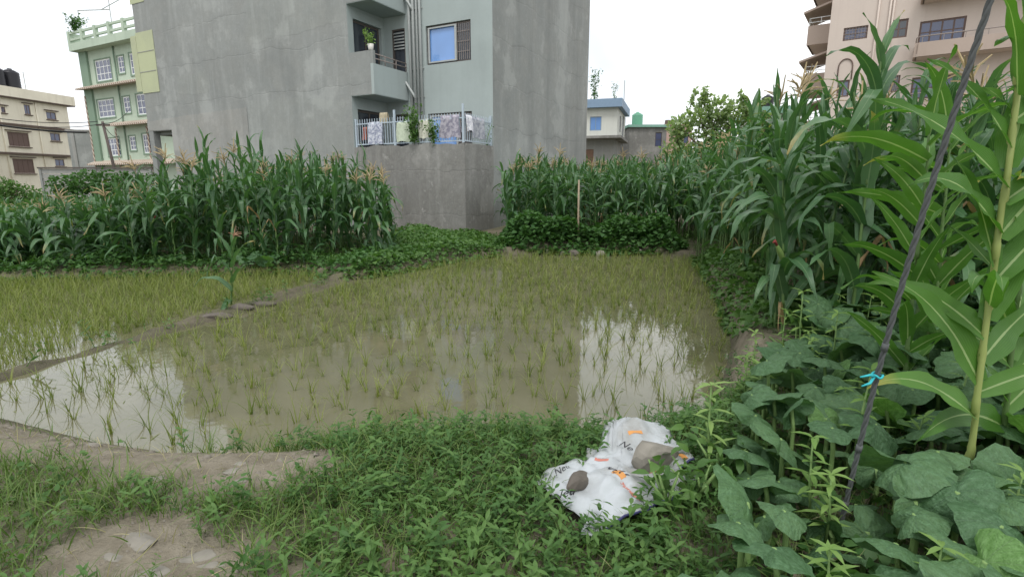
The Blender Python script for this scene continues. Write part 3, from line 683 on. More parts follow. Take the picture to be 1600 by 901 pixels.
# small cement annex between cream and green house
c = D(150, 230, 54); an = thing('cement_annex', 'low grey cement building between the cream and the green house', 'building', (c[0], c[1], 0), R(8))
w0, w1 = D(108, 206, 54), D(152, 206, 54)
MB().wall((w0[0]-c[0], 0, -.5), (1, 0, 0), (0, 1, 0), w1[0]-w0[0]+2, w0[2]+.5).build('wall', M['conc'], an)
box('roof_slab', M['conc_low'], an, w0[0]-c[0]-.1, w1[0]-c[0]+2, -.1, 6, w0[2], w0[2]+.18)
box('pilaster', M['patch'], an, -2.1, -1.8, -.08, -.003, -.4, w0[2]-.02)
# precast plank wall
A = D(62, 262, 31); B = D(152, 256, 31); cw = thing('plank_wall', 'low grey concrete plank wall with dark coping in front of the cream house', 'wall', (A[0], A[1], 0), 0)
Lw = B[0]-A[0]+3; zt = A[2]-.05
pk = MB().box(.06, Lw/2-.06, 0, .06, .01, .27).mesh('plank', M['patch'])
for i in range(2):
    for k in range(int((zt+.3)/.28)): put('plank', pk, cw, loc=(i*Lw/2, .008*((k*7) % 3), zt-.29-k*.28))
for i in range(3): box('post', M['conc'], cw, i*Lw/2-.06, i*Lw/2+.06, -.04, .1, -.3, zt-.01)
box('coping', M['frame_dark'], cw, -.1, Lw+.1, -.08, .14, zt, zt+.08)

# utility pole and wires
A = D(160, 190, 33); po = thing('utility_pole', 'dark leaning utility pole in front of the green house', 'pole', (A[0]+.55, 33, -.1), 0)
MB().tube([(0, 0, 0), (-.55, 0, A[2]+.1)], [.10, .075], 10).build('shaft', M['pole'], po, True); box('cross_arm', M['pole'], po, -.95, -.15, -.05, .05, A[2]-.15, A[2]-.05)
def cable(name, label, p0, p1, sag, r, n=18):
    p0, p1 = np.array(p0), np.array(p1); pts = [p0+(p1-p0)*t-np.array([0, 0, sag*4*t*(1-t)])-p0 for t in np.linspace(0, 1, n)]
    o = MB().tube(pts, r*1.5, 5).build(name, M['wire'], None, True, loc=tuple(p0)); return tag(o, label, 'cable', 'overhead wires at the left')
tp = A+np.array([0, 0, -.1])
cable('overhead_wire', 'highest thin wire crossing the cream house to the leaning pole', D(-60, 176, 28), tp+np.array([-.3, 0, .1]), .25, .014)
cable('overhead_wire', 'thick wire bundle crossing the cream house below the thin wire', D(-60, 186, 28), D(135, 207, 33), .15, .035)
cable('overhead_wire', 'wire dropping from the thick bundle to the leaning pole', D(60, 198, 31), tp+np.array([.2, 0, 0]), .12, .014)
cable('overhead_wire', 'thin wire from the leaning pole up to the green house', tp, FG.world(6.2, -.1, 6.9), .3, .013)
cable('overhead_wire', 'slack thin wire from the leaning pole to the lower green house wall', tp, FG.world(4.2, -.1, 5.0), .35, .013)

# ------------------------------------------------------------------ beige apartment house, right
c = D(1290, 150, 34.); FB = Frame((c[0], c[1]), -35)
bh = thing('apartment_house', 'tall pinkish beige apartment house with brown windows and balconies', 'house', (c[0], c[1], 0), R(-35))
qb = lambda x, y: (1200+x/4, y/4)
wb = [rect(FB, qb, 475, 178, 618, 240), rect(FB, qb, 768, 130, 865, 232), rect(FB, qb, 953, 138, 1222, 245), rect(FB, qb, 730, 478, 815, 575), rect(FB, qb, 437, 505, 500, 605)]
st_ = wb[1][2]-wb[3][2]          # storey height
allw = wb+[(wb[k][0], wb[k][1], wb[k][2]+st_, wb[k][3]+st_) for k in (0, 1, 2)]+[(wb[2][0], wb[2][1], wb[2][2]-st_, wb[2][3]-st_)]
BT = 15.5; bx1 = 11.
MB().wall((-.2, 0, -.5), (1, 0, 0), (0, 1, 0), bx1+.2, BT+.5, [(r[0]+.2, r[1]+.2, r[2]+.5, r[3]+.5) for r in allw], .16).build('wall', M['beige'], bh)
MB().wall((-.2, 12, -.5), (0, -1, 0), (1, 0, 0), 12, BT+.5).build('wall', M['beige'], bh)
box('roof_slab', M['beige_dk'], bh, -.6, bx1, -.5, 12, BT, BT+.3)
for k, r in enumerate(allw): window(bh, *r, 0, 4 if r[1]-r[0] > 1.5 else 2, 2, 'brown_shutter', 'dk_glass' if k in (1, 3) else 'bluegrey_glass', .09, .06, grille=8 if k in (0, 3) else 0)
r = wb[4]; zA = r[3]; xc = (r[0]+r[1])/2; hw = (r[1]-r[0])/2+.05; zTop = FB.onY(*qb(465, 372))[1]
ar = [(r[0]-.05, -.03, zA)]+[(xc-hw*math.cos(t), -.03, zTop-hw*1.2+hw*1.2*math.sin(t)) for t in np.linspace(0, math.pi, 12)]+[(r[1]+.05, -.03, zA)]
MB().tube(ar, .035, 6).build('window_arch', M['brown_shutter'], bh, True)
ppx = FB.onY(*qb(765, 60))[0]
for dx in (0, .16, -.55): MB().tube([(ppx+dx, -.08, 0), (ppx+dx, -.08, BT)], .05, 8).build('drain_pipe', M['beige'], bh, True)
bz0 = FB.onY(*qb(885, 385))[1]; bx0 = FB.onY(*qb(900, 350))[0]-.15
for k in (-1, 0, 1):
    z = bz0+k*st_+.0
    m = MB(); m.box(bx0+.3, bx1, -1.15, -.002, z, z+.14); m.build('balcony_floor', M['beige'], bh)
    m = MB(); m.box(bx0+.35, bx1, -1.2, -1.08, z+.0, z+.72).box(bx0+.2, bx0+.35, -1.1, -.003, z+.0, z+.72); m.build('balcony_wall', M['beige_dk'], bh)
    m = MB(); m.tube([(bx0+.25, -.1, z+.75), (bx0+.25, -1.0, z+1.0), (bx0+.4, -1.14, z+1.03), (bx1, -1.14, z+1.03)], .03, 6); m.build('balcony_rail', M['iron'], bh, True)
    for x in np.arange(bx0+.5, bx1, .9): MB().tube([(x, -1.14, z+.72), (x, -1.14, z+1.03)], .018, 5).build('rail_post', M['iron'], bh)
# side balconies and eaves that stand out at the left corner
s1 = 34/31.
for z0, zz in ((D(1254, 45, 37)[2], 0), (D(1251, 119, 37)[2], 1), (D(1251, 119, 37)[2]-st_, 2), (D(1254, 45, 37)[2]+st_, 3)):
    zb = z0-1.15
    m = MB(); m.box(-1.55, -.21, 2.0, 5.2, zb, zb+.15); m.build('side_balcony_floor', M['beige'], bh)
    m = MB(); m.box(-1.6, -.21, 1.9, 2.02, zb, zb+1.15).box(-1.6, -1.48, 2.02, 5.2, zb, zb+1.15); m.build('side_balcony_wall', M['beige_dk'], bh)
    for z in (1.35, 1.6): MB().tube([(-.21, 1.96, zb+z), (-1.54, 1.96, zb+z), (-1.54, 5.2, zb+z)], .025, 5).build('side_balcony_rail', M['white'], bh)
    for x in (-1.54, -.9, -.3): MB().tube([(x, 1.96, zb+1.15), (x, 1.96, zb+1.6)], .02, 5).build('rail_post', M['white'], bh)
    MB().add([(-1.9, 1.7, zb-.95), (-.21, 1.7, zb-.45), (-.21, 5.4, zb-.45), (-1.9, 5.4, zb-.95), (-1.9, 1.7, zb-1.07), (-.21, 1.7, zb-.57), (-.21, 5.4, zb-.57), (-1.9, 5.4, zb-1.07)], [(0, 1, 2, 3), (7, 6, 5, 4), (0, 4, 5, 1), (3, 7, 4, 0), (2, 6, 7, 3), (1, 5, 6, 2)]).build('side_eave', M['beige_dk'], bh)

# ------------------------------------------------------------------ houses in the gap
c = D(961, 240, 48.); FW = Frame((c[0], c[1]), -17)
hw_ = thing('white_house', 'small off-white house with blue roof edge beside the grey wall', 'house', (c[0], c[1], 0), R(-17))
zt = FW.onY(960, 168)[1]; zu = FW.onY(960, 212)[1]; wl = FW.onY(922, 182)[0], FW.onY(940, 182)[0]; wz = FW.onY(940, 204)[1], FW.onY(940, 182)[1]
MB().wall((-6, 0, zu), (1, 0, 0), (0, 1, 0), 6.1, zt-zu, [(wl[0]+6, wl[1]+6, wz[0]-zu, wz[1]-zu)], .1).wall((.1, 0, zu), (0, 1, 0), (-1, 0, 0), 7, zt-zu, [(2, 3.2, .5, 1.9), (4.5, 6, .3, 2.2)], .1).build('wall', M['offwhite'], hw_)
window(hw_, wl[0], wl[1], *wz, 0, 2, 1, 'bluetrim', 'blue_glass', .08, .04)
for y0, y1, a, b in ((2, 3.2, .5, 1.9), (4.5, 6, .3, 2.2)): box('side_window', M['bluegrey_glass'], hw_, .0, .03, y0, y1, zu+a, zu+b)
box('roof_edge', M['bluetrim'], hw_, -6, .5, -.5, 7.4, zt, zt+.7); box('floor_slab', M['conc_low'], hw_, -6, .5, -.5, 7.4, zu-.22, zu)
MB().wall((-6, .6, -.5), (1, 0, 0), (0, 1, 0), 5.8, zu+.28, [(2.6, 4.0, zu-1.9, zu-.6)], .12).wall((-.2, .6, -.5), (0, 1, 0), (-1, 0, 0), 6, zu+.28).build('wall', M['patch'], hw_)
box('window', M['brick'], hw_, -3.4, -2.0, .7, .74, zu-2.4, zu-1.1)
p0 = FW.world(-2.2, 1.2, zt+.7); roofplant('roof_plant', 'dark conifer like pot plant on the white house roof', p0, 9, 3.0, .7, .2)
p0 = FW.world(-.3, .6, zt+.7); roofplant('roof_plant', 'thin bare pot plant at the roof corner of the white house', p0, 4, 1.6, .5, .13)
m_ = thing('roof_mast', 'thin mast at the right of the white house roof', 'mast', tuple(FW.world(.3, 3, zt+.7))); MB().tube([(0, 0, 0), (0, 0, 2.)], .04, 5).build('pole', M['pipe'], m_)
def hut(name, label, u0, u1, vt, Y, wm_, tm, dz=.25, dep=6):
    A = D(u0, vt, Y); B = D(u1, vt, Y); t = thing(name, label, 'house', (A[0], Y, 0)); w = B[0]-A[0]
    hw2 = [(w*.70, w*.88, A[2]-1.9+.5, A[2]-.5+.5)]
    MB().wall((0, 0, -.5), (1, 0, 0), (0, 1, 0), w, A[2]+.5, hw2, .12).wall((w, 0, -.5), (0, 1, 0), (-1, 0, 0), dep, A[2]+.5).wall((0, dep, -.5), (0, -1, 0), (1, 0, 0), dep, A[2]+.5).build('wall', M[wm_], t)
    window(t, w*.70, w*.88, A[2]-1.9, A[2]-.5, 0, 1, 2, 'frame_dark', 'bluegrey_glass', .06, .04)
    box('roof_edge', M[tm], t, -.2, w+.2, -.25, dep, A[2], A[2]+dz); return t, A, B
t, A, B = hut('low_house', 'low grey-brown house with green roof edge in the gap', 984, 1042, 199, 56, 'conc_low', 'tealtrim')
tank('water_tank', 'green water tank on the low grey-brown house', (A[0]+1.2, 58, A[2]+.25), .55, 1.2, 'tank_green')
tank('water_tank', 'green water tank beside the white house roof', (A[0]-.5, 60, A[2]+1.3), .5, 1.2, 'tank_green')
tag(box('tank_stand', M['conc_low'], None, A[0]-1.4, A[0]+.2, 59.2, 60.8, -.5, A[2]+1.3), 'narrow stair tower that carries a green tank beside the white house', 'tower')
t, A, B = hut('pink_house', 'small pink house half hidden by the pale tree', 1040, 1082, 196, 60, 'pinkwall', 'pinkwall', .1)
t = thing('roof_tank_stand', 'small dark roof fixture on the pink house', 'fixture', (A[0]+.5, 61, A[2]+.1)); MB().tube([(0, 0, 0), (0, 0, .55)], [.35, .3], 10).build('body', M['brown_band'], t)
c = D(1205, 215, 46.); zt = D(1205, 178, 46)[2]
t = thing('corniced_house', 'small house with teal cornice and brown brick panel behind the tree', 'house', (c[0], c[1], 0), R(-12))
wL, wR = D(1180, 178, 46)[0]-c[0], D(1232, 178, 46)[0]-c[0]
box('wall', M['offwhite'], t, wL, wR, 0, 6, -.5, zt); box('brick_panel', M['brick'], t, wL+.15, wL+1.7, -.03, -.003, -.4, zt-.3); box('pillar', M['pinkwall'], t, wL+1.75, wL+2.0, -.1, -.003, -.4, zt-.02)
m = MB(); m.box(wL-.3, wR+.3, -.35, 6.3, zt, zt+.28).box(wL-.15, wR+.15, -.2, 6.1, zt+.28, zt+.6); m.build('cornice', M['tealtrim'], t)
tank('water_tank', 'dark water tank on the teal corniced house', (c[0]+.1, c[1]+1.5, zt+.6), .5, .9, 'tank_black')
roofplant('roof_plant', 'row of small pot plants on the teal corniced roof', (c[0]-.9, c[1]+.8, zt+.6), 6, .8, .7, .12)
roofplant('roof_plant', 'pot plants at the right end of the teal corniced roof', (c[0]+1.1, c[1]+.6, zt+.6), 5, .7, .5, .12)

# ------------------------------------------------------------------ corn
def inside(P, x, y): return sdist(np.array(P, float), x, y) < 0
CL = [corn_leaf(L, w, R(a0), R(dr), 11, .012, tw, .35, i, p, kk) for i, (L, w, a0, dr, tw, p, kk) in enumerate([
    (.78, .105, 24, 105, .3, 1.6, None), (.85, .11, 32, 135, -.4, 1.3, None), (.72, .10, 18, 80, .5, 1.8, None), (.80, .115, 40, 128, -.2, 1.2, None),
    (.68, .10, 20, 50, .6, 1.8, None), (.88, .105, 30, 145, .2, 1.2, None), (.75, .11, 44, 118, -.6, 1.1, None), (.70, .10, 26, 60, .2, 1.4, .58), (.82, .11, 32, 70, -.3, 1.4, .48)])]
CU = [corn_leaf(L, w, R(a0), R(dr), 9, .008, tw, .6, 50+i, 2.) for i, (L, w, a0, dr, tw) in enumerate([(.62, .09, 9, 50, .4), (.52, .085, 6, 28, -.5), (.66, .095, 14, 95, .2)])]
CLm = [tmesh('leaf', t, M['corn']) for t in CL]; CUm = [tmesh('leaf', t, M['corn']) for t in CU]; CDm = [tmesh('leaf', t, M['dry_leaf']) for t in (CL[7], CL[8])]
def stalk_mesh(mat, r0=.014, r1=.006, n=9):
    P = []; Rd = []
    for k in range(n):
        z = k/n
        for dz, f in ((0, 1.22), (.012, 1.22), (.02, 1.), (1/n-.006, .94)): P.append((.006*math.sin(k*2.1), .006*math.cos(k*1.7), z+dz)); Rd.append((r0+(r1-r0)*z)*f)
    return MB().tube(P, Rd, 8).mesh('stalk', mat, True)
STm = stalk_mesh(M['stalk'])
def tassel_tpl(seed):
    rs = np.random.default_rng(seed); m = MB(); m.tube([(0, 0, 0), (0, 0, .16), (.01, 0, .32)], [.006, .009, .005], 5)
    for i in range(9):
        az = rs.uniform(0, 6.28); a = rs.uniform(.35, 1.0); h = .03+.1*rs.random(); L = rs.uniform(.14, .22)
        p0 = np.array([0, 0, h]); p1 = p0+L*.5*np.array([math.sin(a)*math.cos(az), math.sin(a)*math.sin(az), math.cos(a)]); p2 = p1+L*.5*np.array([math.sin(a+.5)*math.cos(az), math.sin(a+.5)*math.sin(az), math.cos(a+.5)])
        m.tube([p0, p1, p2], [.004, .008, .004], 4)
    return m
TSm = [tassel_tpl(i).mesh('tassel', M['tassel']) for i in range(3)]
EARm = MB().tube([(0, 0, 0), (.01, 0, .05), (.02, 0, .12), (.03, 0, .18), (.033, 0, .2)], [.012, .024, .026, .016, .006], 8).mesh('ear', M['husk'], True)
SILm = MB().tube([(.032, 0, .19), (.045, 0, .24), (.07, 0, .235)], [.012, .016, .006], 6).mesh('silk', M['silk'], True)
ncorn = 0
def corn(x, y, h, label, group=None, az=None, tassel=True, leaves=None, mesh=None, lean=0., lscale=1., ear=False, dry=0, near=False, spread=.45, z=None):
    global ncorn; ncorn += 1
    zz = th(x, y)-.02 if z is None else z
    az = random.uniform(0, 6.28) if az is None else az
    t = thing('corn_plant', label, 'corn', (x, y, zz), 0, group); t.rotation_euler = (random.gauss(0, .075), random.gauss(0, .075)+lean, az)
    put('stalk', mesh or STm, t, scl=(.85+h*.12, .85+h*.12, h*.93))
    nl = leaves or max(8, int(h*5)); sgn = 1
    for k in range(nl):
        f = .06+.90*(k/(nl-1))**.9; sgn = -sgn
        a = (0 if sgn > 0 else math.pi)+random.gauss(0, spread)
        s = lscale*(.62+.75*math.sin(math.pi*min(1, .12+f*.8)))*random.uniform(.85, 1.12)*.95
        up_ = f > .84
        me = random.choice(CUm if up_ else CLm)
        if (dry and k < dry) or (not up_ and f < .45 and random.random() < .025): me = random.choice(CDm)
        put('leaf', me, t, loc=(0, 0, h*.93*f), rot=(random.gauss(0, .1), random.gauss(0, .12)-(.12 if not up_ else 0), a), scl=(s, s*(.4 if me in CDm else 1.05), s))
    if tassel: put('tassel', random.choice(TSm), t, loc=(0, 0, h*.93+random.uniform(0, .06)), scl=(1.25,)*3, rot=(random.gauss(0, .15), random.gauss(0, .15), random.random()*6))
    if ear:
        e = put('ear', EARm, t, loc=(.012, 0, h*.45), rot=(0, .35, random.random()*6)); put('silk', SILm, e)
    return t
def lowleaf(t): # lighter leaf for the plants deep inside a field
    v, q, u = t; k = [i for i in range(0, len(v)//3, 2)]
    idx = [3*i+j for i in k for j in range(3)]; n = len(k)
    return v[idx], np.array([(i*3+j, i*3+j+1, i*3+j+4, i*3+j+3) for i in range(n-1) for j in (0, 1)]), u[idx]
CLl = [lowleaf(t) for t in CL]; CUl = [lowleaf(t) for t in CU]
def field(P, sx, sy, hf):
    P = np.array(P, float); lo, hi = P.min(0), P.max(0); pts = []
    for yy in np.arange(lo[1], hi[1], sy):
        for xx in np.arange(lo[0], hi[0], sx): pts.append((xx+random.uniform(-.14, .14), yy+random.uniform(-.14, .14)))
    pts = np.array(pts); pts = pts[inside(P, pts[:, 0], pts[:, 1])]; return [(x, y, hf(x, y)*random.uniform(.88, 1.08)) for x, y in pts]
LEFTF = [(-14, 10.25), (-8.5, 10.4), (-4.6, 10.75), (-2.8, 12.0), (-3.1, 14.2), (-6.5, 17.2), (-16, 21), (-22, 16)]
MIDF = [(-.45, 14.5), (4.6, 14.0), (5.6, 24), (2.6, 24), (.3, 19.6), (-.2, 17)]
RIGHTF = [(2.55, 4.9), (2.85, 6.0), (3.45, 8.5), (4.45, 13), (5.4, 21), (15, 21), (11, 3.6), (5, 3.6), (3.5, 4.3)]
def vis(p, m=.25): return abs(p[0])/max(p[1], .1) < 800/F*1.02+m
fl = field(LEFTF, .42, .45, lambda x, y: float(np.interp(x, [-14, -10, -8, -6.4, -5, -4, -2.9], [.85, 1.0, 1.65, 2.38, 2.28, 2.15, 1.8]))*(1-.05*float(sms(12.5, 15, y)))*(1.14 if random.random() < .15 else .86 if random.random() < .15 else 1))
fm = field(MIDF, .42, .45, lambda x, y: 2.15+.1*math.sin(x*2))
fr = field(RIGHTF, .40, .42, lambda x, y: float(np.interp(y, [3, 4.5, 6, 9, 14], [2.0, 2.25, 2.45, 2.45, 2.42]))+.1*math.sin(x*1.7+y))
fl = [p for p in fl if vis(p)]; fm = [p for p in fm if vis(p)]; fr = [p for p in fr if vis(p)]
# the lone plants that the photograph singles out
STn = stalk_mesh(M['stalk_near'], .0135, .010, 13)
NLs = {}
for sg in (1, -1):
    NLs[sg] = [tmesh('leaf', corn_leaf(L, w, R(a0), R(dr), 14, .013, tw*sg, .35, 80+i, 2., None, t0*sg), M['corn_near']) for i, (L, w, a0, dr, tw, t0) in enumerate(
        [(.68, .12, 36, 26, .3, .9), (.66, .115, 44, 45, -.3, 1.1), (.62, .12, 28, 18, .3, .7), (.70, .11, 40, 80, -.25, .6), (.64, .12, 50, 60, .2, .85)])]
def near_corn(x, y, z, h, label, az, nl, lo, sc, seed, st=None, spr=.5):
    global ncorn; ncorn += 1
    rs = random.Random(seed); t = thing('corn_plant', label, 'corn', (x, y, z)); t.rotation_euler = (0, rs.gauss(-.055, .02), 0)
    put('stalk', st or STn, t, scl=(1, 1, h))
    for k in range(nl):
        f = lo+(1-lo)*min(.99, max(0, (k+rs.uniform(-.45, .45))/nl)); s = sc*rs.uniform(.72, 1.12)
        put('leaf', rs.choice(NLs[1 if k % 2 else -1]), t, loc=(0, 0, h*f), rot=(rs.gauss(0, .1), rs.gauss(-.05, .2), az+(0 if k % 2 else math.pi)+rs.gauss(0, spr)), scl=(s, s, s))
    return t
near_corn(1.99, 2.08, .12, 2.85, 'nearest corn plant with thick pale stalk at the right frame edge', .1, 30, .14, .95, 3, None, .3)
near_corn(2.34, 2.3, .10, 2.05, 'near corn plant just behind the thick pale stalk, cut by the frame', .2, 24, .12, 1.0, 5, STm)
near_corn(2.42, 3.05, .10, 1.75, 'corn plant with long arching leaves between the cable and the pale stalk', 3.1, 22, .12, .85, 8, STm)
near_corn(2.95, 3.5, .10, 1.85, 'corn plant right of the arching leaved one, behind the pale stalk', 2.9, 22, .12, .9, 11, STm)
p = D(1228, 480, 4.7); corn(p[0], p[1], 1.55, 'corn plant with dry lower leaf and a red silked ear at the paddy corner', az=.2, tassel=False, ear=True, dry=1, lscale=.88, z=.08, leaves=13)
p = D(1332, 480, 4.5); corn(p[0], p[1], 2.72, 'tallest corn plant with upright top leaf before the beige house', az=.4, tassel=False, lscale=.98, spread=.3, z=.08, leaves=18)
p = D(1425, 480, 4.3); corn(p[0], p[1], 2.2, 'dark corn plant right of the tallest one', az=1., tassel=False, lscale=.95, z=.08, leaves=17)
A = G(361, 470, -.25); t = corn(A[0], A[1], 1.05, 'small lone corn plant with pinkish tassel on the bund', az=2.8, tassel=True, leaves=8, lscale=.72, lean=-.22, z=-.3)
pk2 = plain('pink_tassel', (.40, .23, .15), .8)
for o in t.children:
    if o.name.startswith('tassel'): o.data = o.data.copy(); o.data.materials[0] = pk2; o.scale = (.6, .6, .6)
# 300 nearest plants one by one, the rest of the crop as one mass
fl.sort(key=lambda p: p[1]-.10*p[0]*0+.12*abs(p[0]+5)*0); fm.sort(key=lambda p: p[1]); fr.sort(key=lambda p: p[1])
# only rows a viewer can see into: take the front of each field
nL, nM, nR = 105, 75, 108
fl.sort(key=lambda p: float(-sdist(np.array(LEFTF, float), np.array([p[0]]), np.array([p[1]]))[0])+(.0 if p[1] < 14 else 2))
def crop(pts, place, group, ptas, pear, nl, ls=1.):
    for x, y, h in pts:
        ta, ea = random.random() < ptas, random.random() < pear
        corn(x, y, h, 'corn plant '+('with red silked ear ' if ea else '')+('and tan tassel ' if ta and ea else 'with a tan tassel ' if ta else '' if ea else 'without tassel ')+place, group, tassel=ta, ear=ea, leaves=nl, lscale=ls)
crop(fl[:nL], 'in the patch left of the terrace', 'corn plants of the left patch', .4, .06, 17, .82)
crop(fm[:nM], 'in the patch behind the creeper hedge', 'corn plants of the middle patch', .18, 0, 14, .85)
crop(fr[:nR], 'in the field right of the paddy', 'corn plants of the right field', .2, .1, 19, .82)
rest = fl[nL:]+fm[nM:]+fr[nR:]
pos, mats, wh = [], [], []; tpos = []
for x, y, h in rest:
    z0 = th(x, y); az = random.uniform(0, 6.28)
    for k in range(9):
        f = .25+.73*k/8; s = (.7+.6*math.sin(math.pi*(.1+.8*f)))*.95; a = az+(k % 2)*math.pi+random.gauss(0, .5)
        pos.append((x, y, z0+h*.93*f)); mats.append(rz(a)@ry(random.gauss(-.1, .12))*s); wh.append(random.randrange(9) if f < .84 else 9+random.randrange(3))
    if random.random() < .35: tpos.append((x, y, z0+h*.9))
scatter('corn_crop', CLl+CUl, pos, mats, M['corn'], 'stuff', which=np.array(wh)).__setitem__('label', 'mass of corn further inside the fields')
tt = []
for k in range(3): mm = tassel_tpl(k); tt.append((np.array(mm.v), mm.f))
V, Qd, Td, b = [], [], [], 0
for (x, y, z) in tpos:
    v, f = random.choice(tt); V.append(v*1.1+np.array([x, y, z])); Qd += [tuple(b+i for i in q) for q in f if len(q) == 4]; b += len(v)
o = put('corn_tassels', mesh_np('corn_tassels', np.concatenate(V), Qd, M['tassel'])); tag(o, 'tan tassels above the corn further back', 'tassels', kind='stuff')
V, Qd, b = [], [], 0
for (x, y, h) in rest:
    m = MB().tube([(x, y, th(x, y)-.05), (x, y, th(x, y)+h*.93)], [.015, .006], 5, False); V.append(np.array(m.v)); Qd += [tuple(b+i for i in q) for q in m.f]; b += len(m.v)
tag(put('corn_stalks', mesh_np('corn_stalks', np.concatenate(V), Qd, M['stalk'])), 'stalks of the corn further inside the fields', 'stalks', kind='stuff')

# ------------------------------------------------------------------ rice
def clump(seed, n=7):
    rs = np.random.default_rng(seed); T = []
    for i in range(n):
        b_ = blade(rs.uniform(.16, .30), rs.uniform(.006, .009), rs.uniform(.15, 1.5), 4)
        T.append(xf(b_, rz(rs.uniform(0, 6.28))@ry(rs.uniform(.02, .3)), (rs.normal(0, .008), rs.normal(0, .008), -.02)))
    return join(T)
RC = [clump(i, random.choice((5, 6, 7, 9))) for i in range(10)]; RCm = [tmesh('rice_seedling', t, M['rice']) for t in RC]
def paddy_pts(P, s, keep):
    lo, hi = P.min(0), P.max(0); g = []
    for yy in np.arange(max(lo[1], 2), hi[1], s):
        for xx in np.arange(lo[0], hi[0], s): g.append((xx+random.gauss(0, s*.22), yy+random.gauss(0, s*.22)))
    g = np.array(g); g = g[sdist(P, g[:, 0], g[:, 1]) < -.06]; g = g[np.abs(g[:, 0])/g[:, 1] < 1.12]
    kp = np.array([random.random() < keep(x, y) for x, y in g]); return g[kp]
pm_ = paddy_pts(PADDY, .165, lambda x, y: .55+.4*float(sms(5.5, 9, y))); pl2 = paddy_pts(LEFTP, .112, lambda x, y: .95)
pm_ = pm_[np.argsort(np.hypot(pm_[:, 0], pm_[:, 1]))]; pl2 = pl2[np.argsort(np.hypot(pl2[:, 0], pl2[:, 1]))]
NI, NJ = 230, 70
for x, y in pm_[:NI]: tag(put('rice_seedling', random.choice(RCm), loc=(x, y, WATER-.01), rot=(0, 0, random.random()*6.28), scl=(random.uniform(.75, 1.15),)*3), 'thin rice seedling standing in the muddy water of the main paddy', 'rice', 'rice seedlings in the main paddy')
for x, y in pl2[:NJ]: tag(put('rice_seedling', random.choice(RCm), loc=(x, y, WATER-.01), rot=(0, 0, random.random()*6.28), scl=(random.uniform(.85, 1.2),)*3), 'yellow-green rice seedling in the paddy beyond the bund', 'rice', 'rice seedlings beyond the bund')
rp_ = np.concatenate([pm_[NI:], pl2[NJ:]]); tag(scatter('rice_crop', RC, np.column_stack([rp_, np.full(len(rp_), WATER-.01)]), rots(len(rp_), .08, (.8, 1.25)), M['rice'], 'stuff'), 'thin rice further out in both paddies', 'rice')
# broken straws and leaves that float on the water
fb = [xf(blade(.12, .006, .25, 3), ry(math.pi/2-.06)), xf(blade(.07, .007, .5, 3), ry(math.pi/2-.1))]
n = 900; fx = np.column_stack([rng.uniform(-5, 4, n), rng.uniform(3.3, 11, n)]); fx = fx[sdist(PADDY, fx[:, 0], fx[:, 1]) < -.03]
tag(scatter('floating_straw', fb, np.column_stack([fx, np.full(len(fx), WATER+.004)]), rots(len(fx), .03, (.6, 1.4)), M['rice'], 'stuff'), 'bent straws and leaf bits floating on the paddy water', 'straw')

# outline of the sack, so that nothing grows through it
OUT = [(838, 752), (850, 744), (872, 738), (893, 726), (915, 727), (917, 702), (938, 699), (950, 676), (968, 672), (982, 677), (1015, 674), (1045, 678), (1058, 695), (1070, 712), (1083, 732), (1060, 742), (1090, 752), (1078, 768), (1048, 782), (1020, 792), (1000, 805), (975, 822), (935, 838), (908, 836), (915, 815), (880, 795), (858, 776)]
def sack_z(x, y): return terrain(x, y)+.06
W0 = []
for u, v in OUT:
    p = G(u, v, -.2)
    for _ in range(4): p = G(u, v, float(sack_z(np.array([p[0]]), np.array([p[1]]))[0]))
    W0.append(p[:2])
W0 = np.array(W0); n0 = len(W0)
PP0 = np.array([G(u, v, .35)[:2] for u, v in ((1158, 640), (1190, 560), (1230, 500), (1420, 470), (1680, 470), (1900, 700), (1760, 980), (1010, 1000), (1060, 900), (1130, 860), (1155, 760))])
free = lambda x, y: sms(-.05, .02, sdist(W0, x, y)+.03*lumps(x*6, y*6, 8, 20))

def flat_leaf(L, w): return T_([(0, 0, 0), (L*.5, -w/2, .1*L), (L*.5, 0, 0), (L*.5, w/2, .1*L), (L, 0, -.12*L)], [(0, 1, 2, 2), (0, 2, 3, 3), (1, 4, 2, 2), (2, 4, 3, 3)])
def heart(L): # three sided broad leaf as two quads
    V = [(0, 0, 0), (.25*L, -.42*L, .04*L), (.62*L, -.3*L, 0), (L, 0, -.1*L), (.62*L, .3*L, 0), (.25*L, .42*L, .04*L), (.5*L, 0, -.03*L)]
    return T_(V, [(0, 1, 2, 6), (6, 2, 3, 4), (0, 6, 4, 5)])
# ------------------------------------------------------------------ ground cover
def field_pts(n, x0, x1, y0, y1, dens):
    x = rng.uniform(x0, x1, n); y = rng.uniform(y0, y1, n); k = rng.uniform(0, 1, n) < dens(x, y); x, y = x[k], y[k]
    return np.column_stack([x, y, terrain(x, y)-.008])
def sdp(x, y): return np.minimum(sdist(PADDY, x, y), sdist(LEFTP, x, y))
cl_ = lambda x, y, s=2.2: .5+.5*lumps(x*s, y*s, 3, 18)
GB = [blade(.16, .0055, .9, 3), blade(.22, .006, 1.3, 4), blade(.11, .005, .5, 3), blade(.19, .006, 1.7, 4)]
pts = field_pts(95000, -4.6, 2.3, 1.25, 5.2, lambda x, y: free(x, y)*sms(.12, .4, sdp(x, y))*(1-dirtmask(x, y)*.985)*np.clip(.15+1.0*cl_(x, y), .05, 1)*(1-.55*sms(-.6, .1, x)))
tag(scatter('grass', GB, pts, rots(len(pts), .28, (.5, 1.05)), M['grass'], 'stuff'), 'tufted green grass on the near bank', 'grass')
pts = field_pts(9500, -4.6, 2.3, 1.25, 5.2, lambda x, y: sms(.12, .5, sdp(x, y))*np.clip(cl_(x+9, y, 1.6)+.1, 0, 1)*(.6+.3*dirtmask(x, y)))
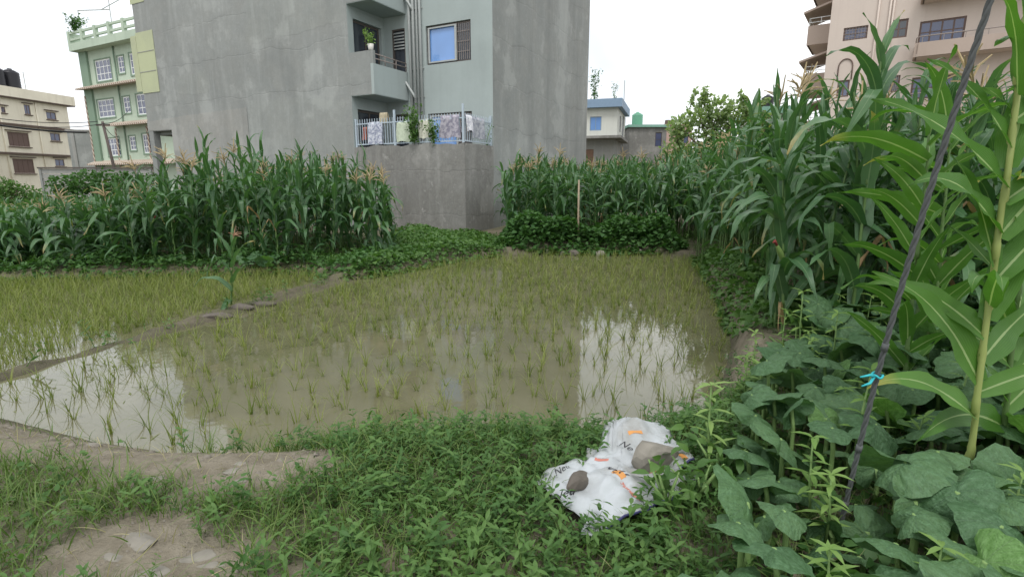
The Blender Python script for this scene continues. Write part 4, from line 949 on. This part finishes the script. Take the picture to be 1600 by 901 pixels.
tag(scatter('dry_grass', GB[:3]+[xf(GB[0], ry(1.3))], pts, rots(len(pts), .6, (.4, .8)), M['grass_dry'], 'stuff'), 'dead straw between the green grass', 'grass')
# low leafy weeds of the near bank
def sprig(seed, h, n, L, w):
    rs = np.random.default_rng(seed); T = [xf(blade(h, .004, .25, 2))]
    for k in range(n):
        f = .25+.75*k/(n-1); a = k*math.pi/2*1.03+rs.normal(0, .3)
        for s in (0, math.pi): T.append(xf(small_leaf(L*(1.15-.45*f)*rs.uniform(.85, 1.15), w, rs.uniform(.1, .5)), rz(a+s)@ry(-rs.uniform(.1, .8)), (.12*h*f*f, 0, h*f)))
    return join(T)
SP = [sprig(i, h, n, L, w) for i, (h, n, L, w) in enumerate([(.10, 4, .045, .016), (.14, 5, .05, .014), (.08, 3, .04, .02), (.17, 5, .055, .016)])]
pts = field_pts(9000, -2.0, 2.0, 1.3, 4.2, lambda x, y: free(x, y)*sms(-.12, .05, sdist(PP0, x, y))*sms(.12, .42, sdp(x, y))*(1-dirtmask(x, y))*np.clip(.2+sms(-1.6, -.2, x)*1.0*np.clip(-.05+1.35*cl_(x+3, y+2, 2.4), 0, 1), 0, 1))
tag(scatter('ground_weeds', SP, pts, rots(len(pts), .3, (.45, 1.3)), M['weed'], 'stuff', rnd=np.clip(.5+.45*lumps(pts[:, 0]*1.5+2, pts[:, 1]*1.5, 2, 14)+rng.normal(0, .18, len(pts)), 0, .99)), 'low leafy weeds covering the near bank', 'weeds')
pts = field_pts(2500, -1.3, 2.2, 2.6, 5.0, lambda x, y: free(x, y)*sms(-.12, .02, sdp(x, y))*(1-sms(.3, .7, sdp(x, y)))*sms(-1.0, -.3, x)); pts[:, 2] = np.maximum(pts[:, 2], WATER)
tag(scatter('water_edge_weeds', SP, pts, rots(len(pts), .9, (.35, .75)), M['weed_dk'], 'stuff'), 'matted weeds along the near water edge', 'weeds')
# longer arching tufts, round leaved weeds and crumbs of soil
LB = [blade(.30, .006, 1.9, 5), blade(.36, .006, 2.2, 5), blade(.26, .005, 1.4, 5)]
tf = field_pts(420, -4.2, .4, 1.5, 4.0, lambda x, y: free(x, y)*sms(.3, .6, sdp(x, y))*(1-dirtmask(x, y))*np.clip(cl_(x, y, 1.7)+.1, 0, 1)*(1-.6*sms(-1., 0., x)))
tp_ = np.repeat(tf, 16, 0); tp_[:, :2] += rng.normal(0, .025, (len(tp_), 2))
tag(scatter('grass_tufts', LB, tp_, rots(len(tp_), .2, (.5, 1.)), M['grass'], 'stuff', rnd=np.repeat(rng.uniform(0, 1, len(tf)), 16)*.7+rng.uniform(0, .3, len(tp_))), 'long arching grass tufts on the left of the near bank', 'grass')
RL = [join([xf(heart(.022*a), rz(b)@ry(-.4), (0, 0, .02+.012*q)) for q, (a, b) in enumerate(((1, 0), (.8, 1.3), (1.1, 2.5), (.9, 3.8), (1.2, 5.)))]), join([xf(heart(.032*a), rz(b)@ry(-.2), (0, 0, .02)) for a, b in ((1, .4), (.8, 2.2), (1.1, 4.4))])]
pts = field_pts(2600, -2.6, 1.6, 1.35, 3.6, lambda x, y: free(x, y)*sms(.1, .4, sdp(x, y))*(1-dirtmask(x, y))*np.clip(cl_(x-5, y+1, 1.3)-.1, 0, 1)); pts[:, 2] += .03
tag(scatter('round_weeds', RL, pts, rots(len(pts), .3, (.6, 1.5)), M['weed'], 'stuff'), 'round leaved low weeds scattered in the grass', 'weeds')
pb = [T_([(-1, -1, -.6), (1, -.8, -.6), (.8, 1, -.6), (-.9, .9, -.6), (-.6, -.5, .6), (.5, -.6, .7), (.6, .5, .5), (-.5, .6, .6)], [(4, 5, 6, 7), (0, 1, 5, 4), (1, 2, 6, 5), (2, 3, 7, 6), (3, 0, 4, 7)])]
pts = field_pts(9000, -4.6, .5, 1.4, 5.0, lambda x, y: np.clip(dirtmask(x, y)+.06, 0, 1)*sms(.0, .2, sdp(x, y))*.6); sc_ = rng.uniform(.002, .007, len(pts))*(1+2.2*(rng.uniform(0, 1, len(pts)) < .06))
tag(scatter('soil_crumbs', pb, pts+np.array([0, 0, .008]), rots(len(pts), .4, (1, 1.0001))*sc_[:, None, None], M['crumb'], 'stuff'), 'crumbs of soil and gravel on the worn path', 'soil')
# other banks
pts = field_pts(14000, -13, 8, 4.2, 16, lambda x, y: sms(.02, .15, sdp(x, y))*(.25+.75*sms(10.0, 10.6, y-.05*x)*1.+.5*sms(2.2, 2.8, x))*np.clip(.35+.8*cl_(x, y, 1.5), 0, 1))
tag(scatter('bank_weeds', SP, pts, rots(len(pts), .35, (1., 2.)), M['weed'], 'stuff'), 'weeds on the far banks and under the corn', 'weeds')
pts = field_pts(16000, -7, 0, 4.2, 11, lambda x, y: (sms(.03, .1, sdist(PADDY, x, y))*(1-sms(.5, .7, sdist(PADDY, x, y))))*np.clip(cl_(x+4, y, 2.5)+.2, 0, 1))
tag(scatter('bund_grass', GB, pts, rots(len(pts), .35, (.4, .9)), M['rice'], 'stuff'), 'sparse grass on the earth bund', 'grass')

HT = [heart(1.), xf(heart(1.), rx(.4)), xf(heart(.85), ry(.3))]
def mound(name, label, P, n, hf, size, mat, cat='creeper', kind='stuff', bias=.5):
    P = np.array(P, float); lo, hi = P.min(0), P.max(0); x = rng.uniform(lo[0], hi[0], n*3); y = rng.uniform(lo[1], hi[1], n*3); k = inside(P, x, y); x, y = x[k][:n], y[k][:n]
    s = np.clip(-sdist(P, x, y), 0, 1); z0 = terrain(x, y); z = np.maximum(z0, WATER)+.01+hf(x, y)*(.12+.88*sms(0, .5, s))*rng.uniform(0, 1, len(x))**bias
    return tag(scatter(name, HT, np.column_stack([x, y, z]), rots(len(x), .45, (size*.6, size*1.25)), mat, kind), label, cat)
mound('bean_creeper', 'dense dark green creeper hedge above the stone edge', [(-.6, 13.5), (.4, 13.2), (2.2, 13.1), (4.4, 13.0), (4.5, 14.3), (2, 14.9), (-.4, 15.0)], 6500, lambda x, y: .62+.15*np.sin(x*2.3)+.1*np.sin(x*5.1), .13, M['weed_dk'])
mound('bank_creeper', 'low creeping weeds on the bank before the cement terrace wall', [*poly([(530, 437), (600, 429), (660, 419), (740, 403), (785, 398)], -.3), (-.4, 15.5), (-1.2, 17.2), (-2.4, 17.6), (-4.2, 18), (-3.2, 13.5)], 7000, lambda x, y: .25+.1*np.sin(x*3+y), .10, M['weed'])
mound('corn_foot_weeds', 'leafy weeds along the foot of the left corn patch', [*poly([(-700, 449), (-400, 445), (0, 436), (300, 430), (470, 427), (520, 432), (600, 428)], -.3), (-2.0, 12.6), (-2.8, 12.9), (-4.6, 11.9), (-8.5, 11.6), (-17, 11.6)], 9000, lambda x, y: .24+.1*np.sin(x*2.1)+.08*np.sin(x*5.3), .10, M['weed_dk'])
mound('corn_foot_weeds', 'weeds along the right edge of the paddy under the corn', [(2.5, 5.6), (2.75, 6.6), (3.35, 8.6), (4.3, 12.6), (4.9, 12.6), (4.1, 9.0), (3.4, 6.2), (3.0, 5.0), (2.3, 4.9)], 3800, lambda x, y: .34+.1*np.sin(y*3), .10, M['weed'])
mound('corn_foot_weeds', 'leafy undergrowth inside the near edge of the right corn field', [(2.6, 4.6), (3.2, 6.4), (5.5, 6.4), (7.5, 4.6), (5.4, 3.2), (3.6, 3.7)], 3000, lambda x, y: .35+.0*x, .13, M['weed_dk'])

# ------------------------------------------------------------------ bushes and the far tree
def crown(name, parent, centers, n, size, mat):
    pos = []
    for (cx, cy, cz, r) in centers:
        k = int(n*r**2/sum(q[3]**2 for q in centers)); d = rng.normal(size=(k, 3)); d /= np.linalg.norm(d, axis=1)[:, None]
        pos.append(np.array([cx, cy, cz])+d*(r*rng.uniform(.35, 1.12, k)**.6)[:, None]*np.array([1, 1, .85]))
    pos = np.concatenate(pos); return scatter(name, HT, pos, rots(len(pos), .7, (size*.6, size*1.3)), mat, parent=parent)
def tree(name, label, cat, base, h, limbs, clumps, n, size, mat, shoots=0):
    t = thing(name, label, cat, base); m = MB(); m.tube([(0, 0, -.2), (.1, 0, h*.3), (.05, .1, h*.6)], [h*.035, h*.028, h*.02], 8)
    for (cx, cy, cz, r) in clumps: m.tube([(.05, .05, h*.35), (cx*.5, cy*.5, (h*.35+cz)*.5+.2), (cx, cy, cz)], [h*.02, h*.012, h*.005], 6)
    ex = []
    for i in range(shoots):
        q = random.choice(clumps); a = random.uniform(0, 6.28); p0 = np.array(q[:3])+np.array([q[3]*.7*math.cos(a), q[3]*.5*math.sin(a), q[3]*.5]); p1 = p0+np.array([random.gauss(0, .3), 0, random.uniform(.6, 1.4)])
        m.tube([p0, p1], [.03, .01], 4); ex += [(*(p0+(p1-p0)*s), .22) for s in (.3, .6, .9)]
    m.build('trunk', M['bark'], t, True); crown('crown', t, clumps+ex, n, size, mat); return t
c = D(1118, 215, 40.); hh = c[2]
tree('leafy_tree', 'loose pale green tree rising behind the corn in the gap', 'tree', (c[0], 40., -.1), 7.5, 0,
     [(-2.6, 0, 5.4, 1.0), (-1.2, .3, 6.3, 1.1), (.1, 0, 6.7, 1.1), (1.4, .2, 6.4, 1.1), (2.7, 0, 5.8, 1.1), (-.4, .4, 4.6, 1.2), (1.2, -.2, 4.4, 1.2), (3.2, .1, 4.2, .9), (-3.0, 0, 3.9, .9), (0, 0, 3.4, 1.5), (2.2, 0, 3.3, 1.3), (-1.8, 0, 3.3, 1.3)], 7000, .27, M['tree'], 26)
c = D(22, 300, 26.)
tree('round_bush', 'round bright green bush at the left frame edge', 'bush', (c[0], 26., -.2), 2.2, 0, [(0, 0, .9, .9), (-1.1, .2, .8, .8), (.8, .1, .7, .75), (-.3, -.3, 1.35, .65), (-1.9, .3, .9, .9)], 4200, .12, M['weed'])
c = D(175, 270, 24.)
tree('dark_shrub', 'dark leafy shrub spreading behind the left corn', 'bush', (c[0], 23.5, -.2), 2.4, 0, [(-1.9, 0, 1.5, .55), (-1.0, .1, 1.62, .6), (0, 0, 1.66, .6), (1.0, 0, 1.6, .6), (1.9, .1, 1.5, .6), (.4, .2, .9, .8), (-1.2, .2, .9, .8)], 3600, .14, M['weed_dk'])
c = D(15, 420, 12.)

# ------------------------------------------------------------------ pumpkin plants
def pumpkin_leaf(seed, Rr=1.):
    rs = np.random.default_rng(seed); n, rings = 30, (.28, .55, .8, 1.); V = [(0, 0, 0)]; UV = [(0, 0)]
    ph = rs.uniform(0, 6.28, 4); dr = rs.uniform(.2, .5); fo = rs.uniform(-.35, .55)
    for r in rings:
        for k in range(n):
            f = -math.pi+2*math.pi*(k+.5)/n; lobe = .94+.06*math.cos(5*f)*(1 if abs(f) < 2.5 else .3); notch = 1-.55*math.exp(-((math.pi-abs(f))/.32)**2)
            q = Rr*r*lobe*notch*(1+.035*math.sin(13*f+ph[0])*(r > .9)); x, y = q*math.cos(f), q*math.sin(f)
            z = -dr*r*r*Rr+.05*Rr*r*math.cos(7*f+ph[1])+fo*abs(y)*.6+.05*math.sin(4*x/Rr+ph[2])*Rr*r+.035*Rr*r*math.sin(3*f+ph[3])
            V.append((x, y, z)); UV.append((r*math.cos(f), r*math.sin(f)))
    Q = [(0, 1+k, 1+(k+1) % n, 1+(k+1) % n) for k in range(n)]
    Tt = [(0, 1+k, 1+(k+1) % n) for k in range(n)]; Qq = []
    for i in range(len(rings)-1):
        for k in range(n): Qq.append((1+i*n+k, 1+(i+1)*n+k, 1+(i+1)*n+(k+1) % n, 1+i*n+(k+1) % n))
    return np.array(V), np.array(Qq), np.array(UV), np.array(Tt)
PLm = []
for i in range(8):
    v, q, u, tt_ = pumpkin_leaf(i); PLm.append(mesh_np('leaf', v, q, M['pumpkin_lt' if i == 7 else 'pumpkin'], u, None, tt_))
PET = MB().tube([(0, 0, 0), (.03, .01, .35), (.02, 0, .7), (0, 0, 1)], [.013, .011, .010, .009], 6).mesh('petiole', M['stem'], True)
PP = PP0
lo, hi = PP.min(0), PP.max(0); sel = []
for i in range(14000):
    x, y = random.uniform(*[lo[0], hi[0]]), random.uniform(lo[1], hi[1])
    if sdist(PP, np.array([x]), np.array([y]))[0] > -.02 or math.hypot(x, y) < 1.35: continue
    dmin = .112
    if all(math.hypot(x-a, y-b) > dmin for a, b in sel): sel.append((x, y))
    if len(sel) > 420: break
cent = [(1.25, 1.55, 'pumpkin plant at the bottom edge below the cable foot'), (1.55, 2.35, 'pumpkin plant around the foot of the slanting cable'), (2.0, 1.75, 'pumpkin plant in the bottom right corner'),
        (2.15, 2.7, 'pumpkin plant at the foot of the thick pale corn stalk'), (1.75, 3.2, 'pumpkin plant above the turquoise string on the cable'), (2.6, 3.6, 'pumpkin plant under the arching corn leaves'),
        (2.35, 4.6, 'farthest pumpkin plant beside the red eared corn'), (3.2, 3.0, 'pumpkin plant at the right frame edge behind the pale stalk')]
vines = [thing('pumpkin_plant', l, 'pumpkin', (x, y, th(x, y)), 0, 'pumpkin plants right of the paddy') for x, y, l in cent]
vp = [[] for _ in cent]
for (x, y) in sel:
    k = min(range(len(cent)), key=lambda j: math.hypot(x-cent[j][0], y-cent[j][1])); z = th(x, y); hgt = random.uniform(.17, .36)+.06*math.sin(x*5)+.05*math.cos(y*4); r = random.uniform(.09, .165)
    hgt = min(hgt, .12+.14*y)
    sf = min(.75, max(0., (1.405-x)*.57+(2.0-y)*.82)); clear = math.hypot(x-1.405+.57*sf, y-2.0+.82*sf)
    if clear < .15: hgt, r = .10, r*.7        # the cable foot stands in a small gap
    ox, oy, oz = x-cent[k][0], y-cent[k][1], z-vines[k].location[2]; vp[k].append((ox, oy, oz))
    nx_, ny_ = random.gauss(0, .38), random.gauss(-.38, .35)
    me = PLm[random.randrange(7) if random.random() < .94 else 7]
    put('leaf', me, vines[k], loc=(ox, oy, oz+hgt), rot=(-ny_*1., nx_, random.uniform(0, 6.28)), scl=(r, r, r))
    put('petiole', PET, vines[k], loc=(ox, oy, oz-.02), scl=(1, 1, hgt+.02))
for k, L in enumerate(vp):
    m = MB(); L.sort(key=lambda p: math.atan2(p[1], p[0]))
    pts = [(0, 0, .015)]
    for p in L[::2]: pts.append((p[0], p[1], p[2]+.015))
    m.tube(pts, .009, 5); m.build('vine', M['stem'], vines[k], True)
# big round leaves at the feet of the far corn
for (u, v, Y, l) in ((1105, 325, 15.2, 'broad pumpkin leaves high in the middle corn patch'), (430, 412, 10.7, 'broad leaved plant at the foot of the left corn patch'), (40, 400, 11., 'broad pumpkin leaves at the left end of the corn patch'), (120, 415, 10.9, 'broad pumpkin leaves left of the lone bund corn'), (600, 385, 12.2, 'broad pumpkin leaves at the right end of the left corn patch')):
    p = D(u, v, Y); z0 = th(p[0], Y); t = thing('pumpkin_plant', l, 'pumpkin', (p[0], Y, z0))
    hz_ = max(.25, p[2]-z0); m = MB()
    for i in range(9):
        ax, ay = random.gauss(0, .32), random.gauss(0, .2); az_ = hz_*random.uniform(.55, 1.1); r = random.uniform(.12, .19)
        put('leaf', PLm[random.randrange(8)], t, loc=(ax, ay-.15, az_), rot=(random.gauss(.5, .25), random.gauss(0, .3), random.uniform(0, 6.28)), scl=(r,)*3); m.tube([(ax*.3, ay*.3, 0), (ax, ay-.15, az_)], .008, 5)
    m.build('vine', M['stem'], t, True)

# upright weed shoots between the pumpkin leaves
def shoot_parts(seed):
    rs = np.random.default_rng(seed); h = rs.uniform(.28, .48); m = MB(); m.tube([(0, 0, 0), (.02, .01, h*.5), (.03, .0, h)], [.006, .005, .003], 6); T = []
    for k in range(6):
        f = .35+.65*k/5
        for j in range(3 if k < 5 else 5):
            a = k*1.1+j*2*math.pi/(3 if k < 5 else 5)+rs.normal(0, .2); T.append(xf(small_leaf(rs.uniform(.07, .12)*(1.2-.45*f), .022, rs.uniform(.1, .5)), rz(a)@ry(-rs.uniform(.0, .6)), (.03*f, 0, h*f)))
    return m.mesh('stem', M['stem'], True), tmesh('foliage', join(T), M['shoot'])
SHm = [shoot_parts(i) for i in range(6)]
k = 0
while k < 34:
    x, y = random.uniform(.9, 3.3), random.uniform(1.45, 5.2)
    if sdist(PP, np.array([x]), np.array([y]))[0] > .12 or math.hypot(x, y) < 1.6: continue
    s, f = random.choice(SHm); t = thing('weed_shoot', 'light green narrow leaved weed shoot standing among the pumpkin leaves', 'weed', (x, y, th(x, y)), random.random()*6, 'weed shoots among the pumpkin plants'); sc = random.uniform(.8, 1.3)
    t.scale = (sc,)*3; put('stem', s, t); put('foliage', f, t); k += 1
mound('pumpkin_undergrowth', 'dark low undergrowth beneath the pumpkin leaves', PP, 2600, lambda x, y: .1+.0*x, .07, M['weed_dk'])

# ------------------------------------------------------------------ stones
def rock(seed, mat, sx, sy, sz, name='stone', flat=.0):
    rs = np.random.default_rng(seed); import bmesh
    bm = bmesh.new(); bmesh.ops.create_icosphere(bm, subdivisions=3, radius=1.)
    pl = rs.normal(size=(9, 3)); pl /= np.linalg.norm(pl, axis=1)[:, None]; of = rs.uniform(.55, .85, 9)
    for v in bm.verts:
        p = np.array(v.co)
        for n_, o_ in zip(pl, of):
            q = p@n_
            if q > o_: p = p-n_*(q-o_)*.92
        p = p*(1+.04*math.sin(9*p[0]+seed)*math.cos(8*p[1]+2*p[2])); v.co = (p[0]*sx, p[1]*sy, p[2]*sz)
    me = bpy.data.meshes.new(name); bm.to_mesh(me); bm.free(); me.materials.append(mat); return me
words = ['first', 'second', 'third', 'fourth', 'fifth', 'sixth', 'seventh', 'eighth', 'ninth', 'tenth', 'eleventh', 'twelfth', 'thirteenth', 'fourteenth', 'fifteenth', 'sixteenth']
for k, u in enumerate(np.linspace(775, 1082, 16)):
    p = G(u, 399+random.uniform(-3, 2), WATER); w = random.uniform(.10, .2)
    o = put('edge_stone', rock(20+k, M['rock'] if k % 3 else M['rock_dk'], w, .12, random.uniform(.06, .12)), loc=(p[0], p[1]+.12, WATER+.05), rot=(0, 0, random.uniform(-.3, .3)))
    tag(o, words[k]+' stone from the left in the row edging the far paddy side', 'stone', 'stones edging the far paddy side')
for k, (u, v, sx, sy, sz, l, rot) in enumerate([(75, 566, .42, .10, .09, 'long flat stone slab at the left end of the bund', .55), (150, 545, .22, .09, .06, 'second slab on the bund right of the long one', .5), (225, 527, .2, .08, .05, 'muddy clod slab on the bund below the yellow rice', .45),
        (340, 487, .2, .09, .06, 'mud clod on the bund near the lone corn', .4), (378, 474, .16, .10, .07, 'rounded clod at the foot of the lone corn plant', .2), (410, 468, .2, .08, .06, 'clod on the bund right of the lone corn', .3)]):
    p = G(u, v, -.25); tag(put('bund_stone', rock(60+k, M['rock_dk'] if k else M['rock'], sx, sy, sz), loc=(p[0], p[1], th(p[0], p[1])+.01), rot=(.05, 0, rot)), l, 'stone', 'stones and clods on the bund')
for k, (u, v, s, l) in enumerate([(145, 688, .05, 'pale stone chip on the worn soil at the far left'), (245, 746, .035, 'small white pebble in the soil strip'), (362, 736, .04, 'white pebble right of the soil strip'), (375, 724, .03, 'tiny grey pebble near the water edge'), (374, 752, .03, 'lower pebble of the three by the soil strip'),
        (232, 897, .06, 'pale flat stone cut by the bottom frame edge'), (310, 868, .05, 'flat stone set in the footpath'), (215, 845, .065, 'long flat stone at the top of the bare path patch'), (330, 882, .04, 'small flat stone right of the pale one'), (178, 870, .035, 'half buried stone in the bare path patch')]):
    p = G(u, v, 0); p = G(u, v, th(p[0], p[1])); g_ = 1.6 if k > 4 else 1.2
    tag(put('path_stone', rock(90+k, M['rock'], s*g_, s*.8, s*.35), loc=(p[0], p[1], th(p[0], p[1])-s*.08), rot=(0, 0, random.uniform(-.5, .8))), l, 'stone', 'stones on the footpath')

# ------------------------------------------------------------------ stake
p = D(903, 345, 13.6); q = D(901, 281, 13.6); t = thing('wooden_stake', 'bare wooden stake standing in the creeper hedge', 'stake', (p[0], 13.6, th(p[0], 13.6)-.05))
MB().tube([(.03, 0, 0), (.01, .01, .7), (0, 0, q[2]-th(p[0], 13.6)+.05)], [.03, .027, .022], 7).build('pole', M['wood'], t, True)

# ------------------------------------------------------------------ sack and the stones on it
def sackmat():
    g = NG('woven_white_sack'); v = g.obj(); w = g.n('ShaderNodeTexWave'); g.l(v, w.inputs[0]); w.inputs['Scale'].default_value = 120
    n = g.noise(v, 6, 4); c = g.mix(g.rmp(n, .4, .7), (.50, .53, .55), (.36, .375, .37)); c = g.mix(g.math('MULTIPLY', g.rmp(g.noise(v, 3.5, 6, .7), .54, .7), .55), c, (.22, .19, .14))
    return g.done(g.pbr(c, .45, .35, g.bump(g.math('ADD', w.outputs[0], g.math('MULTIPLY', g.noise(v, 16, 4, .7), 7.)), .45, .008)))
fine = np.concatenate([[W0[i]*(1-t)+W0[(i+1) % n0]*t for t in (0, .25, .5, .75)] for i in range(n0)]); cn = W0.mean(0); nr = 26; NB = len(fine)
sack_rocks = [(1022, 716, .135, .10, .10), (903, 756, .10, .042, .055)]
rp3 = []
for (u, v, *_s) in sack_rocks:
    p = G(u, v+8, -.2)
    for _ in range(4): p = G(u, v+8, float(sack_z(np.array([p[0]]), np.array([p[1]]))[0])+.03)
    rp3.append(p)
xs_, ys_ = [cn[0]], [cn[1]]
for r in range(1, nr+1):
    for q in fine: w = cn+(q-cn)*(r/nr); xs_.append(w[0]); ys_.append(w[1])
xs_, ys_ = np.array(xs_), np.array(ys_)
edge = np.concatenate([[0], np.repeat(np.arange(1, nr+1)/nr, NB)])
wr_ = .024*np.sin(9*xs_+5*ys_)+.016*np.sin(7*xs_-15*ys_+1)+.016*np.abs(np.sin(14*xs_+9*ys_+2+1.5*np.sin(8*ys_)))+.012*np.abs(np.sin(26*ys_-13*xs_+2*np.sin(7*xs_)))+.004*np.sin(57*xs_+31*ys_)
zs_ = sack_z(xs_, ys_)+np.abs(wr_)*1.25+.02-.03*edge**4
for rpt in rp3: zs_ = zs_-.03*np.exp(-((xs_-rpt[0])**2+(ys_-rpt[1])**2)/.012)
so_ = np.array([cn[0], cn[1], float(sack_z(cn[:1], cn[1:])[0])])
V = np.column_stack([xs_, ys_, zs_])-so_
Tt = [(0, 1+k, 1+(k+1) % NB) for k in range(NB)]; Qq = [(1+(r-1)*NB+k, 1+r*NB+k, 1+r*NB+(k+1) % NB, 1+(r-1)*NB+(k+1) % NB) for r in range(1, nr) for k in range(NB)]
sack = thing('woven_sack', 'crumpled white printed plastic sack spread on the weeds at the water edge', 'sack', tuple(so_))
so2 = put('sheet', mesh_np('sheet', V, Qq, sackmat(), None, None, Tt), sack); md = so2.modifiers.new('thick', 'SOLIDIFY'); md.thickness = .004
hem = MB(); hp = [V[1+(nr-1)*NB+k] for k in range(NB)]
hem.tube([hp[k]+np.array([0, 0, .002]) for k in range(14*4, 22*4)], .006, 5); hem.build('hem', plain('dark_blue_hem', (.05, .05, .14), .6), sack, True)
def onsack(u, v):
    p = G(u, v, -.12)
    for _ in range(5): k = np.argmin((xs_-p[0])**2+(ys_-p[1])**2); p = G(u, v, zs_[k])
    k = np.argmin((xs_-p[0])**2+(ys_-p[1])**2); return np.array([p[0], p[1], zs_[k]])
def drape(me):
    co = np.zeros(len(me.vertices)*3); me.vertices.foreach_get('co', co); co = co.reshape(-1, 3)
    for i in range(len(co)):
        d2 = (xs_-co[i, 0])**2+(ys_-co[i, 1])**2; k = np.argsort(d2)[:4]; wgt = 1/(d2[k]+1e-6); co[i, 2] = (zs_[k]*wgt).sum()/wgt.sum()+.006
    co -= so_; me.vertices.foreach_set('co', co.ravel()); me.update()
def patchmark(u, v, w, h, rot, mat, name):
    p = onsack(u, v); m = MB(); nx2, ny2 = 6, 3; a = R(rot)
    P2 = [(p[0]+math.cos(a)*(i/nx2-.5)*w-math.sin(a)*(j/ny2-.5)*h, p[1]+math.sin(a)*(i/nx2-.5)*w+math.cos(a)*(j/ny2-.5)*h, 0) for j in range(ny2+1) for i in range(nx2+1)]
    m.add(P2, [(j*(nx2+1)+i, j*(nx2+1)+i+1, (j+1)*(nx2+1)+i+1, (j+1)*(nx2+1)+i) for j in range(ny2) for i in range(nx2)]); me = m.mesh(name, mat); drape(me); put(name, me, sack)
orange = plain('orange_print', (.52, .24, .07), .5); redp = plain('red_print', (.45, .17, .13), .5); ink = plain('black_ink_print', (.03, .03, .035), .5)
for a in ((992, 690, .08, .028, 8, orange), (967, 739, .075, .032, -62, orange), (1067, 714, .04, .03, -50, orange), (940, 719, .07, .02, -25, redp), (985, 770, .13, .022, -58, redp), (1012, 738, .11, .018, 8, redp), (898, 752, .07, .025, 60, redp)): patchmark(*a, 'print_mark')
def script(txt, u, v, size, rot):
    cu = bpy.data.curves.new('lettering', 'FONT'); cu.body = txt; cu.size = size; cu.shear = .35; cu.align_x = 'CENTER'; cu.resolution_u = 3
    ob = bpy.data.objects.new('lettering', cu); COL.objects.link(ob); dg = bpy.context.evaluated_depsgraph_get(); me = bpy.data.meshes.new_from_object(ob.evaluated_get(dg)); bpy.data.objects.remove(ob)
    import bmesh
    bm = bmesh.new(); bm.from_mesh(me); bmesh.ops.triangulate(bm, faces=bm.faces); bmesh.ops.subdivide_edges(bm, edges=[e for e in bm.edges if e.calc_length() > .012], cuts=2); bm.to_mesh(me); bm.free()
    p = onsack(u, v); a = R(rot)
    for w in me.vertices: x, y = w.co.x, w.co.y; w.co = (p[0]+math.cos(a)*x-math.sin(a)*y, p[1]+math.sin(a)*x+math.cos(a)*y, 0)
    drape(me); me.name = 'lettering'; me.materials.clear(); me.materials.append(ink); put('lettering', me, sack)
script('Neu', 955, 738, .085, -50); script('Neu', 880, 780, .06, 2); script('Neu', 880, 735, .05, 30); script('Ne', 975, 700, .06, -40)
for (u, v, sx, sy, sz), rpt, mt, l, nm in zip(sack_rocks, rp3, (M['rock'], M['rock_dk']), ('rough broken block weighing down the white sack', 'small dark wedge stone in a fold of the white sack'), ('broken_block', 'wedge_stone')):
    k = np.argmin((xs_-rpt[0])**2+(ys_-rpt[1])**2)
    tag(put(nm, rock(143 if sx > .11 else 141, mt, sx, sy, sz, nm), loc=(rpt[0], rpt[1], zs_[k]+sz*.5), rot=(.1, .1, .4 if sx > .11 else .9)), l, 'stone')
for k, (u, v, l) in enumerate([(1090, 800, 'broad leaved weed at the right end of the white sack'), (1120, 770, 'bushy leafy weed between sack and pumpkin plants'), (1040, 815, 'leafy weed hanging over the sack hem')]):
    p = G(u, v, -.05); bushy('leafy_weed', l, 'weed', (p[0], p[1], th(p[0], p[1])-.01), 7, .24, .16, 60, .07, M['weed'])

# ------------------------------------------------------------------ slanting cable with a knotted string
p0 = D(1310, 838, 2.0); p1 = D(1555, 0, 1.7); dv = (p1-p0)/np.linalg.norm(p1-p0); Lc = 7.; gz = th(p0[0], p0[1])
p0 = p0+dv*((gz-.05-p0[2])/dv[2])
e1 = np.cross(dv, [0, 1, 0]); e1 /= np.linalg.norm(e1); e2 = np.cross(dv, e1)
cb = thing('guy_cable', 'thick twisted dark cable slanting up from the pumpkin patch', 'cable', tuple(p0))
cmat = plain('grey_twisted_cable', (.09, .096, .096), .9, var=.35, scale=60)
for s in range(3):
    pts = []
    for t in np.linspace(0, Lc, 420):
        a = t*34+s*2*math.pi/3; bow = .035*math.sin(min(1, t/2.4)*math.pi); r = .0052; pts.append(dv*t+e1*(r*math.cos(a)+bow)+e2*r*math.sin(a))
    MB().tube(pts, .0054, 6).build('strand', cmat, cb, True)
for t in (.22, .5, .95): MB().tube([dv*(t-.015)+e1*.035*math.sin(t/2.4*math.pi), dv*(t+.015)+e1*.035*math.sin(t/2.4*math.pi)], .012, 10).build('binding', cmat, cb, True)
kn = D(1372, 577, 1.93); kt = float((kn-p0)@dv); kc = p0+dv*kt+e1*.035*math.sin(kt/2.4*math.pi)
stg = thing('knotted_string', 'turquoise string knotted round the slanting cable', 'string', tuple(kc)); teal = plain('turquoise_string', (.03, .38, .42), .5)
ring = [e1*.017*math.cos(a)+e2*.017*math.sin(a)+dv*.004*math.sin(3*a) for a in np.linspace(0, 4*math.pi, 36)]
MB().tube(ring, .0045, 5).build('loop', teal, stg, True)
for q in (((-.02, -.01, 0), (-.05, -.03, .012), (-.085, -.03, .004)), ((-.02, -.01, -.004), (-.045, -.03, -.02), (-.075, -.03, -.032))): MB().tube(q, [.006, .005, .003], 5).build('tail', teal, stg, True)
